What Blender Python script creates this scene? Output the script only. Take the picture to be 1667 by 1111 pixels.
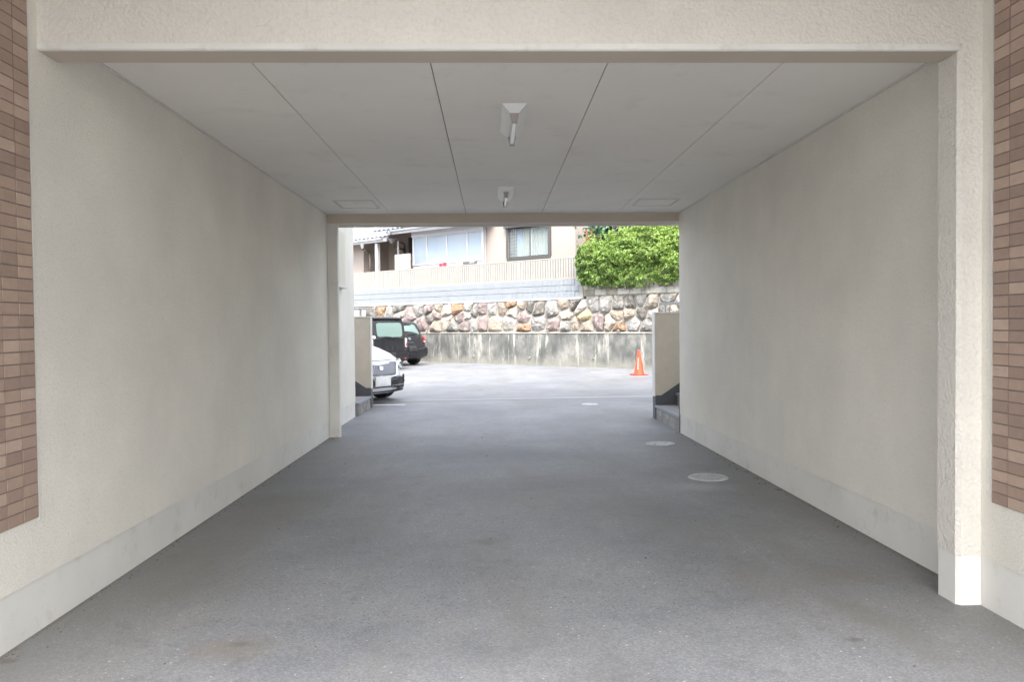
import bpy, bmesh, math, random
import numpy as np
from mathutils import Vector, Matrix
for o in list(bpy.data.objects): bpy.data.objects.remove(o)
SC = bpy.context.scene
COL = SC.collection
random.seed(7); RNG = np.random.default_rng(11)
c_, s_ = math.cos, math.sin

# ------------------------------------------------------------------ camera
yaw, pit, roll, FPX = .0268, -.0223, .0095, 1198.6
CAMZ = 1.27
Fv = Vector((c_(pit)*s_(yaw), c_(pit)*c_(yaw), s_(pit)))
Uv = Vector((-s_(pit)*s_(yaw), -s_(pit)*c_(yaw), c_(pit)))
Rv = Vector((c_(yaw), -s_(yaw), 0))
Rc = c_(roll)*Rv - s_(roll)*Uv
Uc = s_(roll)*Rv + c_(roll)*Uv
cam = bpy.data.cameras.new('camera')
cam.sensor_width = 36; cam.lens = FPX/1667*36
cam.clip_start = .05; cam.clip_end = 1000
co = bpy.data.objects.new('camera', cam); COL.objects.link(co)
co.matrix_world = Matrix(((Rc.x, Uc.x, -Fv.x, 0), (Rc.y, Uc.y, -Fv.y, 0), (Rc.z, Uc.z, -Fv.z, CAMZ), (0, 0, 0, 1)))
SC.camera = co

# ------------------------------------------------------------------ light (bright overcast day)
SUN_EL, SUN_AZ = math.radians(53), math.radians(178)     # azimuth clockwise from +Y: sun behind the camera, veiled by thin cloud
w = bpy.data.worlds.new('World'); SC.world = w; w.use_nodes = True
nt = w.node_tree; nt.nodes.clear()
sky = nt.nodes.new('ShaderNodeTexSky'); sky.sky_type = 'NISHITA'; sky.sun_disc = False
sky.sun_elevation = SUN_EL; sky.sun_rotation = SUN_AZ
sky.air_density = 1.0; sky.dust_density = 4.0; sky.ozone_density = 1.0
hs = nt.nodes.new('ShaderNodeHueSaturation'); hs.inputs['Saturation'].default_value = .35
bg = nt.nodes.new('ShaderNodeBackground'); bg.inputs['Strength'].default_value = .15
wo = nt.nodes.new('ShaderNodeOutputWorld')
nt.links.new(sky.outputs[0], hs.inputs['Color']); nt.links.new(hs.outputs[0], bg.inputs[0]); nt.links.new(bg.outputs[0], wo.inputs[0])
sl = bpy.data.lights.new('sun', 'SUN'); sl.energy = .5; sl.angle = math.radians(25); sl.color = (1, .97, .92)
so = bpy.data.objects.new('sun', sl); COL.objects.link(so)
sdir = Vector((math.sin(SUN_AZ)*math.cos(SUN_EL), math.cos(SUN_AZ)*math.cos(SUN_EL), math.sin(SUN_EL)))
so.rotation_euler = sdir.to_track_quat('Z', 'Y').to_euler()
SC.view_settings.view_transform = 'Standard'; SC.view_settings.look = 'None'
SC.view_settings.gamma = 1; SC.view_settings.use_curve_mapping = False
SC.view_settings.exposure = 2.55
SC.render.engine = 'CYCLES'
SC.cycles.max_bounces = 12; SC.cycles.diffuse_bounces = 8

# ------------------------------------------------------------------ materials
class N:
    def __init__(s, name):
        s.m = bpy.data.materials.new(name); s.m.use_nodes = True
        s.t = s.m.node_tree; s.b = s.t.nodes['Principled BSDF']
    def n(s, typ, **kw):
        x = s.t.nodes.new('ShaderNode'+typ)
        for k, v in kw.items():
            if k.startswith('i_'): x.inputs[k[2:].replace('_', ' ')].default_value = v
            else: setattr(x, k, v)
        return x
    def l(s, a, b): s.t.links.new(a, b)
    def pos(s, scale=(1, 1, 1), local=False):
        g = s.n('TexCoord').outputs['Object'] if local else s.n('NewGeometry').outputs['Position']
        mp = s.n('Mapping'); mp.inputs['Scale'].default_value = scale; s.l(g, mp.inputs[0]); return mp.outputs[0]
    def noise(s, vec, scale, det=4, rough=.55):
        x = s.n('TexNoise'); x.inputs['Scale'].default_value = scale; x.inputs['Detail'].default_value = det
        x.inputs['Roughness'].default_value = rough; s.l(vec, x.inputs['Vector']); return x.outputs['Fac']
    def ramp(s, fac, stops, interp='LINEAR'):
        r = s.n('ValToRGB'); r.color_ramp.interpolation = interp
        e = r.color_ramp.elements
        while len(e) < len(stops): e.new(.5)
        for el, (p, c) in zip(e, stops):
            el.position = p; el.color = (c, c, c, 1) if isinstance(c, (int, float)) else (*c, 1)
        s.l(fac, r.inputs[0]); return r.outputs[0]
    def mix(s, fac, a, b, mode='MIX'):
        x = s.n('Mix', data_type='RGBA', blend_type=mode)
        for i, v in ((0, fac), (6, a), (7, b)):
            if hasattr(v, 'is_output') or hasattr(v, 'links'): s.l(v, x.inputs[i])
            elif isinstance(v, (int, float)): x.inputs[i].default_value = v
            else: x.inputs[i].default_value = (*v, 1)
        return x.outputs[2]
    def bump(s, h, strength, dist, prev=None):
        b = s.n('Bump'); b.inputs['Strength'].default_value = strength; b.inputs['Distance'].default_value = dist
        s.l(h, b.inputs['Height'])
        if prev: s.l(prev, b.inputs['Normal'])
        s.l(b.outputs[0], s.b.inputs['Normal']); return b.outputs[0]
    def set(s, **kw):
        for k, v in kw.items():
            s.b.inputs[{'rough': 'Roughness', 'metal': 'Metallic', 'coat': 'Coat Weight', 'spec': 'Specular IOR Level', 'trans': 'Transmission Weight', 'alpha': 'Alpha', 'ior': 'IOR'}[k]].default_value = v
        return s
    def col(s, c):
        if isinstance(c, tuple): s.b.inputs['Base Color'].default_value = (*c, 1)
        else: s.l(c, s.b.inputs['Base Color'])
        return s

def pm(name, base, rough=.6, var=.1, scale=6, bump=0, bscale=60, dirt=None, **kw):
    """plain painted / metal / plastic surface with slight unevenness"""
    n = N(name); p = n.pos()
    f = n.noise(p, scale, 5)
    a = tuple(x*(1-var) for x in base); b = tuple(min(1, x*(1+var)) for x in base)
    cc = n.mix(n.ramp(f, [(.3, 0.0), (.7, 1.0)]), a, b)
    if dirt:
        cc = n.mix(n.ramp(n.noise(p, scale*2.3, 8, .7), [(.55, 0.0), (.75, .6)]), cc, dirt)
    n.col(cc)
    if bump: n.bump(n.noise(p, bscale, 3), bump, .01)
    n.set(rough=rough, **kw)
    return n.m

def stucco(name, base, bumpd=.004, scale=70, warm=None):
    n = N(name); p = n.pos()
    v = n.n('TexVoronoi', feature='SMOOTH_F1'); v.inputs['Scale'].default_value = scale; v.inputs['Smoothness'].default_value = .6
    wv = n.n('TexNoise'); wv.inputs['Scale'].default_value = 45; wv.inputs['Detail'].default_value = 2; n.l(p, wv.inputs['Vector'])
    mx = n.n('VectorMath', operation='MULTIPLY_ADD'); n.l(wv.outputs['Color'], mx.inputs[0]); mx.inputs[1].default_value = (.02, .02, .02); n.l(p, mx.inputs[2])
    n.l(mx.outputs[0], v.inputs['Vector'])
    bmp = n.bump(v.outputs['Distance'], .5, bumpd*1.6)
    n.bump(n.noise(p, 190, 3, .6), .4, bumpd*.6, bmp)
    base2 = tuple(x*.86 for x in base)
    cc = n.mix(n.ramp(n.noise(p, 1.1, 6, .6), [(.35, 0.0), (.7, 1.0)]), base2, base)
    # faint vertical rain marks and grime
    q = n.pos((5, 5, .35))
    cc = n.mix(n.ramp(n.noise(q, 1.6, 6, .6), [(.52, 0.0), (.85, .16)]), cc, tuple(x*.72 for x in base))
    cc = n.mix(n.ramp(n.noise(p, 9, 8, .75), [(.69, 0.0), (.75, .45)]), cc, (.28, .24, .18))
    # dark pits between the splashes
    cc = n.mix(n.ramp(v.outputs['Distance'], [(.45, 0.0), (.9, .35)]), cc, tuple(x*.7 for x in base))
    n.col(cc).set(rough=.85)
    return n.m

WALLC = (.80, .768, .69)
M = {}
M['stucco'] = stucco('stucco_cream', WALLC, .0034, 105)
M['stucco_beam'] = stucco('stucco_beam_cream', (.73, .695, .63), .0055, 72)
M['plain'] = pm('smooth_cream_render', (.675, .66, .62), .7, .06, 2.5, .15, 140, dirt=(.42, .39, .33))
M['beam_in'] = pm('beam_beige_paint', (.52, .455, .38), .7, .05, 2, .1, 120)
M['ceil'] = pm('ceiling_board_paint', (.82, .795, .75), .7, .03, 1.2, .05, 200, dirt=(.66, .62, .56))
M['gap'] = pm('dark_gap', (.05, .045, .04), .9)
M['trim'] = pm('white_trim', (.66, .645, .61), .5, .04)
M['white'] = pm('white_enamel', (.78, .79, .78), .35, .03)
M['lampmetal'] = pm('socket_plastic', (.38, .34, .33), .5, .05)
n = N('fluorescent_tube_glass'); n.col((.86, .87, .86)).set(rough=.12); M['tube'] = n.m
M['grout'] = pm('tile_grout', (.22, .175, .155), .9, .1, 30)
M['panel_cream'] = pm('meter_box_cream', (.62, .59, .50), .45, .03)
M['darkbase'] = pm('dark_grey_base_paint', (.075, .08, .09), .6, .1, 8, .1, 80)
M['parapet'] = pm('parapet_cream_paint', (.55, .495, .41), .75, .05, 6, .25, 130)
M['tread'] = pm('step_tread_grey', (.26, .25, .25), .7, .08, 10, .1, 80)
M['nosing'] = pm('step_nosing_bluegrey', (.22, .235, .26), .45, .05)
M['alu'] = pm('aluminium', (.55, .56, .57), .35, .05, 10, metal=.8)
M['postdark'] = pm('bronze_metal', (.14, .135, .13), .45, .08, 10, metal=.3)
M['rubber'] = pm('tyre_rubber', (.02, .02, .02), .85)

# tiles: colour comes from the object
def objcol(name, rough, noise_scale, amt, bump=0, bs=80, patch=None, **kw):
    n = N(name); oi = n.n('ObjectInfo'); g = n.n('TexCoord').outputs['Object']
    geo = n.pos()
    f = n.noise(geo, noise_scale, 6, .65)
    dark = n.mix(1.0, oi.outputs['Color'], (1-amt, 1-amt, 1-amt), 'MULTIPLY')
    lite = n.mix(1.0, oi.outputs['Color'], (1+amt, 1+amt, 1+amt), 'MULTIPLY')
    cc = n.mix(n.ramp(f, [(.3, 0.0), (.7, 1.0)]), dark, lite)
    if patch:
        for sc, lo, hi, am, pc in patch:
            cc = n.mix(n.ramp(n.noise(geo, sc, 6, .6), [(lo, 0.0), (hi, am)]), cc, pc)
    n.col(cc).set(rough=rough, **kw)
    if bump: n.bump(n.noise(geo, bs, 8, .65), bump, .02)
    return n.m
M['tile'] = objcol('brown_wall_tile', .38, 25, .07, .08, 90)
M['stone'] = objcol('rubble_stone', .85, 9, .35, .9, 14, patch=[(4.5, .52, .68, .6, (.40, .365, .32)), (6.3, .58, .72, .65, (.14, .10, .085)), (3.1, .62, .72, .7, (.33, .22, .12)), (11, .6, .7, .5, (.10, .10, .08))])

# asphalt
n = N('worn_asphalt'); p = n.pos()
v1 = n.n('TexVoronoi'); v1.inputs['Scale'].default_value = 150; n.l(p, v1.inputs['Vector'])
sep = n.n('SeparateColor'); n.l(v1.outputs['Color'], sep.inputs[0])
cc = n.ramp(sep.outputs[0], [(0, (.160, .166, .178)), (.5, (.205, .211, .225)), (.85, (.230, .236, .250)), (1, (.285, .291, .303))])
v2 = n.n('TexVoronoi'); v2.inputs['Scale'].default_value = 42; n.l(p, v2.inputs['Vector'])
sep2 = n.n('SeparateColor'); n.l(v2.outputs['Color'], sep2.inputs[0])
spot = n.ramp(v2.outputs['Distance'], [(.16, 1.0), (.24, 0.0)])
pick = n.ramp(sep2.outputs[1], [(.925, 0.0), (.935, 1.0)])
mm = n.n('Math', operation='MULTIPLY'); n.l(spot, mm.inputs[0]); n.l(pick, mm.inputs[1])
cc = n.mix(mm.outputs[0], cc, (.48, .48, .48))
pick2 = n.ramp(sep2.outputs[2], [(.92, 0.0), (.93, 1.0)])
mm2 = n.n('Math', operation='MULTIPLY'); n.l(spot, mm2.inputs[0]); n.l(pick2, mm2.inputs[1])
cc = n.mix(mm2.outputs[0], cc, (.075, .075, .075))
lf = n.ramp(n.noise(p, .75, 8, .65), [(.33, (.72, .73, .76)), (.5, (.95, .95, .95)), (.68, (1.14, 1.13, 1.11))])
cc = n.mix(1.0, cc, lf, 'MULTIPLY')
st = n.ramp(n.noise(n.pos((1.6, .5, 1)), .9, 7, .65), [(.47, 0.0), (.68, .7)])
cc = n.mix(st, cc, (.150, .144, .132))
st = n.ramp(n.noise(p, 5.5, 8, .72), [(.56, 0.0), (.66, .45)])
cc = n.mix(st, cc, (.115, .115, .118))
# wheel-polished lanes and the grimy strips along both walls
gx = n.n('SeparateXYZ'); n.l(n.n('NewGeometry').outputs['Position'], gx.inputs[0])
def band(x0, w, amt, colr, cc, yr=None):
    a = n.n('Math', operation='SUBTRACT'); n.l(gx.outputs[0], a.inputs[0]); a.inputs[1].default_value = x0
    b = n.n('Math', operation='ABSOLUTE'); n.l(a.outputs[0], b.inputs[0])
    c = n.n('Math', operation='DIVIDE'); n.l(b.outputs[0], c.inputs[0]); c.inputs[1].default_value = w
    nz = n.n('Math', operation='MULTIPLY_ADD'); n.l(n.noise(p, 2.2, 6, .65), nz.inputs[0]); nz.inputs[1].default_value = 1.1; nz.inputs[2].default_value = -.55
    d = n.n('Math', operation='ADD'); n.l(c.outputs[0], d.inputs[0]); n.l(nz.outputs[0], d.inputs[1])
    r = n.ramp(d.outputs[0], [(0, amt), (1, 0.0)])
    lt = n.n('Math', operation='LESS_THAN'); n.l(gx.outputs[1], lt.inputs[0]); lt.inputs[1].default_value = 8.68
    mu = n.n('Math', operation='MULTIPLY'); n.l(r, mu.inputs[0]); n.l(lt.outputs[0], mu.inputs[1])
    return n.mix(mu.outputs[0], cc, colr)
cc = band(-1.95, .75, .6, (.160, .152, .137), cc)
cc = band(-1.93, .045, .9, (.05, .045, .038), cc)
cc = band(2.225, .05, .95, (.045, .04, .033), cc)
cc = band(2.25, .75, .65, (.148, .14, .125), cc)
def blot(x0, y0, rx, ry, amt, colr, cc):
    mp = n.n('Mapping'); mp.vector_type = 'TEXTURE'; mp.inputs['Location'].default_value = (x0, y0, 0); mp.inputs['Scale'].default_value = (rx, ry, 5)
    n.l(n.n('NewGeometry').outputs['Position'], mp.inputs[0])
    ln = n.n('VectorMath', operation='LENGTH'); n.l(mp.outputs[0], ln.inputs[0])
    nz = n.n('Math', operation='MULTIPLY_ADD'); n.l(n.noise(p, 9, 6, .7), nz.inputs[0]); nz.inputs[1].default_value = 1.2; nz.inputs[2].default_value = -.6
    d = n.n('Math', operation='ADD'); n.l(ln.outputs['Value'], d.inputs[0]); n.l(nz.outputs[0], d.inputs[1])
    return n.mix(n.ramp(d.outputs[0], [(.25, amt), (1, 0.0)]), cc, colr)
cc = blot(-1.03, 2.90, .22, .16, .6, (.17, .15, .13), cc)
cc = blot(-1.01, 2.94, .06, .035, .6, (.10, .10, .10), cc)
cc = blot(-1.86, 2.83, .05, .03, .7, (.11, .085, .075), cc)
cc = blot(1.43, 2.86, .05, .03, .6, (.06, .06, .06), cc)
cc = blot(.25, 5.4, .5, .5, .45, (.17, .155, .135), cc)
cc = blot(0, 7.3, 1.6, .5, .5, (.10, .105, .115), cc)
cc = blot(.55, 5.9, .8, .45, .5, (.12, .118, .115), cc)
cc = blot(-1.4, 5.2, .45, .9, .45, (.145, .135, .118), cc)
cc = blot(-.05, 4.3, .12, .10, .5, (.11, .105, .095), cc)
cc = blot(1.2, 4.6, .5, .7, .3, (.135, .13, .12), cc)
cc = blot(1.6, 5.7, .35, .2, .35, (.38, .39, .41), cc)
cc = blot(1.75, 3.6, .3, .18, .5, (.15, .135, .115), cc)
n.col(cc)
hb = n.n('Math', operation='ADD'); n.l(v1.outputs['Distance'], hb.inputs[0]); n.l(n.noise(p, 60, 5), hb.inputs[1])
n.bump(hb.outputs[0], .4, .004)
n.set(rough=.56, spec=.5); M['asphalt'] = n.m

# old concrete with run stains
n = N('stained_retaining_concrete'); p = n.pos(local=True)
cc = n.ramp(n.noise(p, 1.2, 8, .6), [(.35, (.085, .088, .083)), (.5, (.145, .145, .134)), (.66, (.25, .243, .222))])
stv = n.ramp(n.noise(n.pos((2.2, 1, .8), True), 1.5, 9, .68), [(.46, 0.0), (.62, .75)])
cc = n.mix(stv, cc, (.062, .068, .066))
stv = n.ramp(n.noise(n.pos((3.5, 1, .55), True), 1.3, 9, .68), [(.55, 0.0), (.66, .8)])
cc = n.mix(stv, cc, (.42, .40, .35))
sz = n.n('SeparateXYZ'); n.l(p, sz.inputs[0])
zz = n.n('Math', operation='MULTIPLY_ADD'); n.l(n.noise(p, 3, 6, .7), zz.inputs[0]); zz.inputs[1].default_value = .9; n.l(sz.outputs[2], zz.inputs[2])
cc = n.mix(n.ramp(zz.outputs[0], [(.35, .8), (.75, 0.0)]), cc, (.235, .23, .195))
cc = n.mix(n.ramp(n.noise(p, 14, 8, .7), [(.6, 0.0), (.72, .6)]), cc, (.10, .10, .09))
cc = n.mix(n.ramp(zz.outputs[0], [(1.32, 0.0), (1.55, .7)]), cc, (.12, .115, .10))
n.col(cc).set(rough=.9); n.bump(n.noise(p, 22, 6), .4, .012); M['concrete'] = n.m
M['mortar'] = pm('pale_mortar', (.29, .275, .245), .9, .12, 5, .5, 25, dirt=(.30, .27, .22))
M['ribblock'] = pm('pale_blue_white_block', (.27, .29, .31), .8, .05, 3, .2, 60)
M['greyblock'] = pm('weathered_grey_block', (.40, .385, .345), .9, .2, 4, .5, 30, dirt=(.14, .13, .11))
M['moss'] = pm('mossy_block', (.20, .19, .15), .9, .3, 6, .5, 30)
M['slat'] = pm('cream_slat_plastic', (.29, .277, .25), .5, .04)
M['backing'] = pm('slat_gap_shade_beige', (.15, .135, .115), .7, .05)
M['housewall'] = pm('pinkish_beige_house_render', (.33, .285, .26), .85, .04, 2, .2, 70)
M['whitepaint'] = pm('white_paint', (.50, .50, .52), .5, .03)
M['sash'] = pm('grey_bronze_sash', (.075, .075, .07), .4, .05, metal=.2)
M['gutter'] = pm('grey_gutter_plastic', (.28, .29, .31), .5, .06)
M['pipe'] = pm('brown_drainpipe', (.15, .125, .105), .5, .08)
M['kawara'] = pm('silver_grey_roof_tile', (.24, .25, .27), .35, .15, 5)
M['wood'] = pm('red_brown_board', (.26, .11, .055), .7, .3, 12, .3, 50)
M['palewood'] = pm('pale_board', (.42, .37, .335), .7, .06, 8)
M['curtain'] = pm('white_green_curtain', (.15, .185, .18), .9, .05)
M['bluecurtain'] = pm('blue_curtain', (.17, .28, .50), .9, .1)
M['inside'] = pm('dark_room', (.05, .06, .06), .9)
M['farwall'] = pm('mauve_brown_siding', (.24, .17, .165), .8, .08)
M['red'] = pm('red_plastic', (.6, .04, .07), .4)
M['earth'] = pm('terrace_earth', (.17, .14, .10), .95, .2, 3, .5, 20)
M['shed'] = pm('dark_shed_cladding', (.03, .035, .035), .6)
n = N('pale_polycarbonate'); p = n.pos()
n.col(n.mix(n.ramp(n.noise(p, .6, 3), [(.35, 0.0), (.65, 1.0)]), (.26, .32, .39), (.32, .375, .43))).set(rough=.22, spec=.6); M['poly'] = n.m
n = N('window_glass'); n.col((.8, .9, .88)).set(rough=.02, spec=.4, alpha=.12); M['glass'] = n.m
n = N('car_glass_tinted'); n.col((.05, .07, .07)).set(rough=.03, spec=.9); M['carglass'] = n.m
n = N('van_rear_glass'); n.col((.15, .215, .20)).set(rough=.06, spec=.7); M['vanglass'] = n.m
def paint(name, c, rough=.25):
    n = N(name); p = n.pos()
    n.col(n.mix(n.ramp(n.noise(p, 5, 6, .7), [(.4, 0.0), (.75, .35)]), c, tuple(min(1, x*1.2+.02) for x in c))).set(rough=rough, coat=.35, spec=.2)
    return n.m
M['black'] = paint('black_car_paint', (.012, .013, .016))
M['pearl'] = paint('pearl_white_car_paint', (.74, .76, .80))
M['blkplastic'] = pm('black_plastic', (.02, .02, .022), .5)
M['chrome'] = pm('chrome', (.75, .75, .77), .12, .02, metal=1.0)
M['grille'] = pm('grille_dark', (.035, .03, .05), .35)
M['lampred'] = pm('red_lamp_lens', (.45, .02, .03), .12, coat=1.0)
M['lampclear'] = pm('clear_lamp_lens', (.62, .62, .64), .08, coat=1.0)
M['plate'] = pm('plate_white', (.80, .80, .79), .4)
M['orange'] = pm('orange_cone_plastic', (.72, .065, .022), .45, .05)
M['ink'] = pm('white_print', (.85, .80, .76), .5)
M['iron'] = pm('worn_grey_iron', (.42, .425, .44), .5, .18, 30, .2, 90)
M['ironhole'] = pm('iron_recess', (.06, .06, .065), .8)
M['line'] = pm('worn_white_line_paint', (.72, .72, .72), .7, .1, 10, dirt=(.2, .2, .2))
M['bark'] = pm('bark', (.12, .095, .07), .9, .3, 20, .5, 40)
def leafmat(name, a, b, tr=.35):
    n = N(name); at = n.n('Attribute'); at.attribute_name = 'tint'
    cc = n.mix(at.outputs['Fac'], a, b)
    n.col(cc).set(rough=.45)
    td = n.n('BsdfTranslucent'); n.l(cc, td.inputs['Color'])
    ms = n.n('MixShader'); ms.inputs[0].default_value = tr
    n.l(n.b.outputs[0], ms.inputs[1]); n.l(td.outputs[0], ms.inputs[2])
    n.l(ms.outputs[0], n.t.nodes['Material Output'].inputs[0])
    return n.m
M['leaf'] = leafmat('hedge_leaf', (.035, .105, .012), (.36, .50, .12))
M['bigleaf'] = leafmat('broad_leaf', (.02, .065, .025), (.09, .19, .09), .2)

# ------------------------------------------------------------------ mesh helpers
class MB:
    def __init__(s): s.v = []; s.f = []
    def add(s, vs, fs):
        k = len(s.v); s.v += [tuple(x) for x in vs]; s.f += [tuple(i+k for i in f) for f in fs]; return s
    def box(s, x0, x1, y0, y1, z0, z1):
        return s.add([(x0, y0, z0), (x1, y0, z0), (x1, y1, z0), (x0, y1, z0), (x0, y0, z1), (x1, y0, z1), (x1, y1, z1), (x0, y1, z1)],
                     [(0, 3, 2, 1), (4, 5, 6, 7), (0, 1, 5, 4), (1, 2, 6, 5), (2, 3, 7, 6), (3, 0, 4, 7)])
    def prism(s, poly, axis, a, b):
        """poly: 2D points; axis: extrusion axis; polygon in the other two (cyclic order kept)"""
        n = len(poly)
        def P(q, t):
            return {'x': (t, q[0], q[1]), 'y': (q[0], t, q[1]), 'z': (q[0], q[1], t)}[axis]
        vs = [P(q, a) for q in poly]+[P(q, b) for q in poly]
        fs = [tuple(range(n)), tuple(range(2*n-1, n-1, -1))]+[(i, i+n, (i+1) % n+n, (i+1) % n) for i in range(n)]
        return s.add(vs, fs)
    def cyl(s, p0, p1, r0, r1=None, n=12, cap=True):
        r1 = r0 if r1 is None else r1
        p0, p1 = Vector(p0), Vector(p1); d = (p1-p0).normalized()
        a = d.orthogonal().normalized(); b = d.cross(a)
        vs = []
        for p, r in ((p0, r0), (p1, r1)):
            for i in range(n):
                t = 2*math.pi*i/n; vs.append(p+a*(r*math.cos(t))+b*(r*math.sin(t)))
        fs = [(i, (i+1) % n, (i+1) % n+n, i+n) for i in range(n)]
        if cap: fs += [tuple(range(n-1, -1, -1)), tuple(range(n, 2*n))]
        return s.add(vs, fs)
    def tube(s, pts, r, n=8):
        for a, b in zip(pts, pts[1:]): s.cyl(a, b, r, r, n)
        return s
    def lathe(s, prof, n=24, c=(0, 0, 0)):
        vs = []; m = len(prof)
        for i in range(n):
            t = 2*math.pi*i/n
            for r, z in prof: vs.append((c[0]+r*math.cos(t), c[1]+r*math.sin(t), c[2]+z))
        fs = [(i*m+j, ((i+1) % n)*m+j, ((i+1) % n)*m+j+1, i*m+j+1) for i in range(n) for j in range(m-1)]
        return s.add(vs, fs)
    def mesh(s, name, mat=None, smooth=False, bevel=0, fix=True):
        me = bpy.data.meshes.new(name); me.from_pydata(s.v, [], s.f)
        if fix or bevel:
            bm = bmesh.new(); bm.from_mesh(me)
            bmesh.ops.recalc_face_normals(bm, faces=bm.faces)
            if bevel:
                bmesh.ops.remove_doubles(bm, verts=bm.verts, dist=1e-5)
                bmesh.ops.bevel(bm, geom=[e for e in bm.edges if len(e.link_faces) == 2 and e.calc_face_angle(0) > .5], offset=bevel, segments=2, affect='EDGES', profile=.7)
            bm.to_mesh(me); bm.free()
        if smooth:
            for p in me.polygons: p.use_smooth = True
            if smooth != True:
                me.set_sharp_from_angle(angle=smooth)
        if mat: me.materials.append(mat)
        me.update(); return me

def link(name, me, parent=None, loc=(0, 0, 0), rot=(0, 0, 0), color=None):
    o = bpy.data.objects.new(name, me); COL.objects.link(o)
    o.location = loc; o.rotation_euler = rot
    if parent: o.parent = parent
    if color: o.color = (*color, 1)
    return o
def part(name, mb, mat, parent, **kw):
    return link(name, mb.mesh(name, M[mat] if isinstance(mat, str) else mat, **kw), parent)
def tag(o, label=None, cat=None, group=None, kind=None):
    if label: o['label'] = label
    if cat: o['category'] = cat
    if group: o['group'] = group
    if kind: o['kind'] = kind
    return o
def thing(name, label, cat, loc=(0, 0, 0), rz=0, group=None):
    o = link(name, None, None, loc, (0, 0, rz)); tag(o, label, cat, group); return o
def copy_tree(o, parent=None):
    c = o.copy(); COL.objects.link(c); c.parent = parent
    for ch in [x for x in bpy.data.objects if x.parent == o]: copy_tree(ch, c)
    return c
def B(*a): return MB().box(*a)

def G(y): return -.0066*(min(max(y, -6), 10)-3.4)
GL = G(10)

# ------------------------------------------------------------------ ground
mb = MB()
ys = [-60, -6, 0, 3.4, 6, 8.65, 10, 20, 40, 90]; xs = [-90, -20, -8, 0, 8, 20, 90]
mb.v = [(x, y, G(y)) for y in ys for x in xs]
mb.f = [(j*len(xs)+i, j*len(xs)+i+1, (j+1)*len(xs)+i+1, (j+1)*len(xs)+i) for j in range(len(ys)-1) for i in range(len(xs)-1)]
g = part('asphalt_ground', mb, 'asphalt', None, fix=False); tag(g, 'grey worn asphalt driveway running through the passage to the parking lot', None, None, 'structure')

# ------------------------------------------------------------------ apartment building with the drive-through
XL, XR, XP, XA = -1.909, 2.214, 2.051, 2.157
ZC, ZH, Y0, TH, YB, ZB, XJ = 2.574, 2.450, 3.1875, .149, 8.65, 2.47, -1.794
YF, YO, ZO = 2.2, .2, 3.05          # front end of approach walls, front edge and underside of the floor above the approach
bld = thing('apartment_building', 'cream stuccoed apartment building pierced by a wide drive-through passage', 'building', (0, 0, 0))
SK = .222
def zsk(y): return G(y)+SK
# side walls: core, stucco coat above, smooth skirting below (follows the fall of the drive)
def side(xf, sgn, y0, y1, ztop, parent, t=.25):
    """xf visible face, sgn +1 when the mass lies at +x"""
    a, b_ = (xf+.004*sgn, xf+t*sgn)
    lo, hi = min(a, b_), max(a, b_)
    core = part('side_wall', B(lo, hi, y0, y1, -.3, ztop), 'plain', parent)
    c = MB()
    f0, f1 = xf, xf+.0039*sgn
    c.prism([(y0, zsk(y0)), (y1, zsk(y1)), (y1, ztop), (y0, ztop)], 'x', min(f0, f1), max(f0, f1))
    part('stucco_coat', c, 'stucco', core)
    return core
part('rear_jamb', B(XL-.3, XJ, YB, YB+.09, -.3, ZB), 'plain', bld, bevel=.012)
wl = side(XL, -1, YF, YB, 3.0, bld)
wr = side(XR, 1, Y0+TH, YB, 3.0, bld)
wa = side(XA, 1, YF, Y0, 3.0, bld)
wrec = side(-1.99, -1, YB+.091, 10.7, 3.0, bld, .2)
# front pillar on the right with chamfered arris
y1 = Y0+TH
ch = .017
zs = zsk(Y0)
pl = MB().prism([(XP+ch, Y0), (2.6, Y0), (2.6, y1), (XP, y1), (XP, Y0+ch)], 'z', zs, ZH+.0279)
pil = part('pillar', pl, 'stucco_beam', bld)
pl = MB().prism([(XP+ch+.004, Y0+.004), (2.6, Y0+.004), (2.6, y1-.004), (XP+.004, y1-.004), (XP+.004, Y0+ch+.004)], 'z', -.3, zs)
part('pillar_foot', pl, 'plain', pil)
# header
hd = MB().box(XL, 2.6, Y0, y1, ZH+.028, 3.3)
hdo = part('header_beam', hd, 'stucco_beam', bld)
part('drip_edge', MB().prism([(Y0-.003, ZH+.006), (Y0+.003, ZH), (y1, ZH), (y1, ZH+.0275), (Y0-.003, ZH+.0275)], 'x', XL+.001, XP-.001), 'plain', hdo)
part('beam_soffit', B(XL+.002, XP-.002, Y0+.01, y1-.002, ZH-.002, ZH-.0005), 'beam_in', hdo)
# mass of the floors above and to the sides
part('upper_floors', B(-9, 9, Y0+.02, YB+.2, 3.31, 9.0), 'plain', bld)
part('floor_over_approach', B(-9, 9, YO, Y0+.01, ZO, 9.0), 'plain', bld)
part('left_wing', B(-9, XL-.26, YF, 10.6, -.3, ZO-.01), 'plain', bld)
part('right_wing', B(XA+.46, 9, YF, YB-.01, -.3, ZO-.01), 'plain', bld)
# rear beam
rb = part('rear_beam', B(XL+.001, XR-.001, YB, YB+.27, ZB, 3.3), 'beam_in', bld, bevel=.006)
part('beam_facing', B(XL-.1, 3.2, YB+.272, YB+.30, ZB-.012, 3.4), 'trim', rb)
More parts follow.
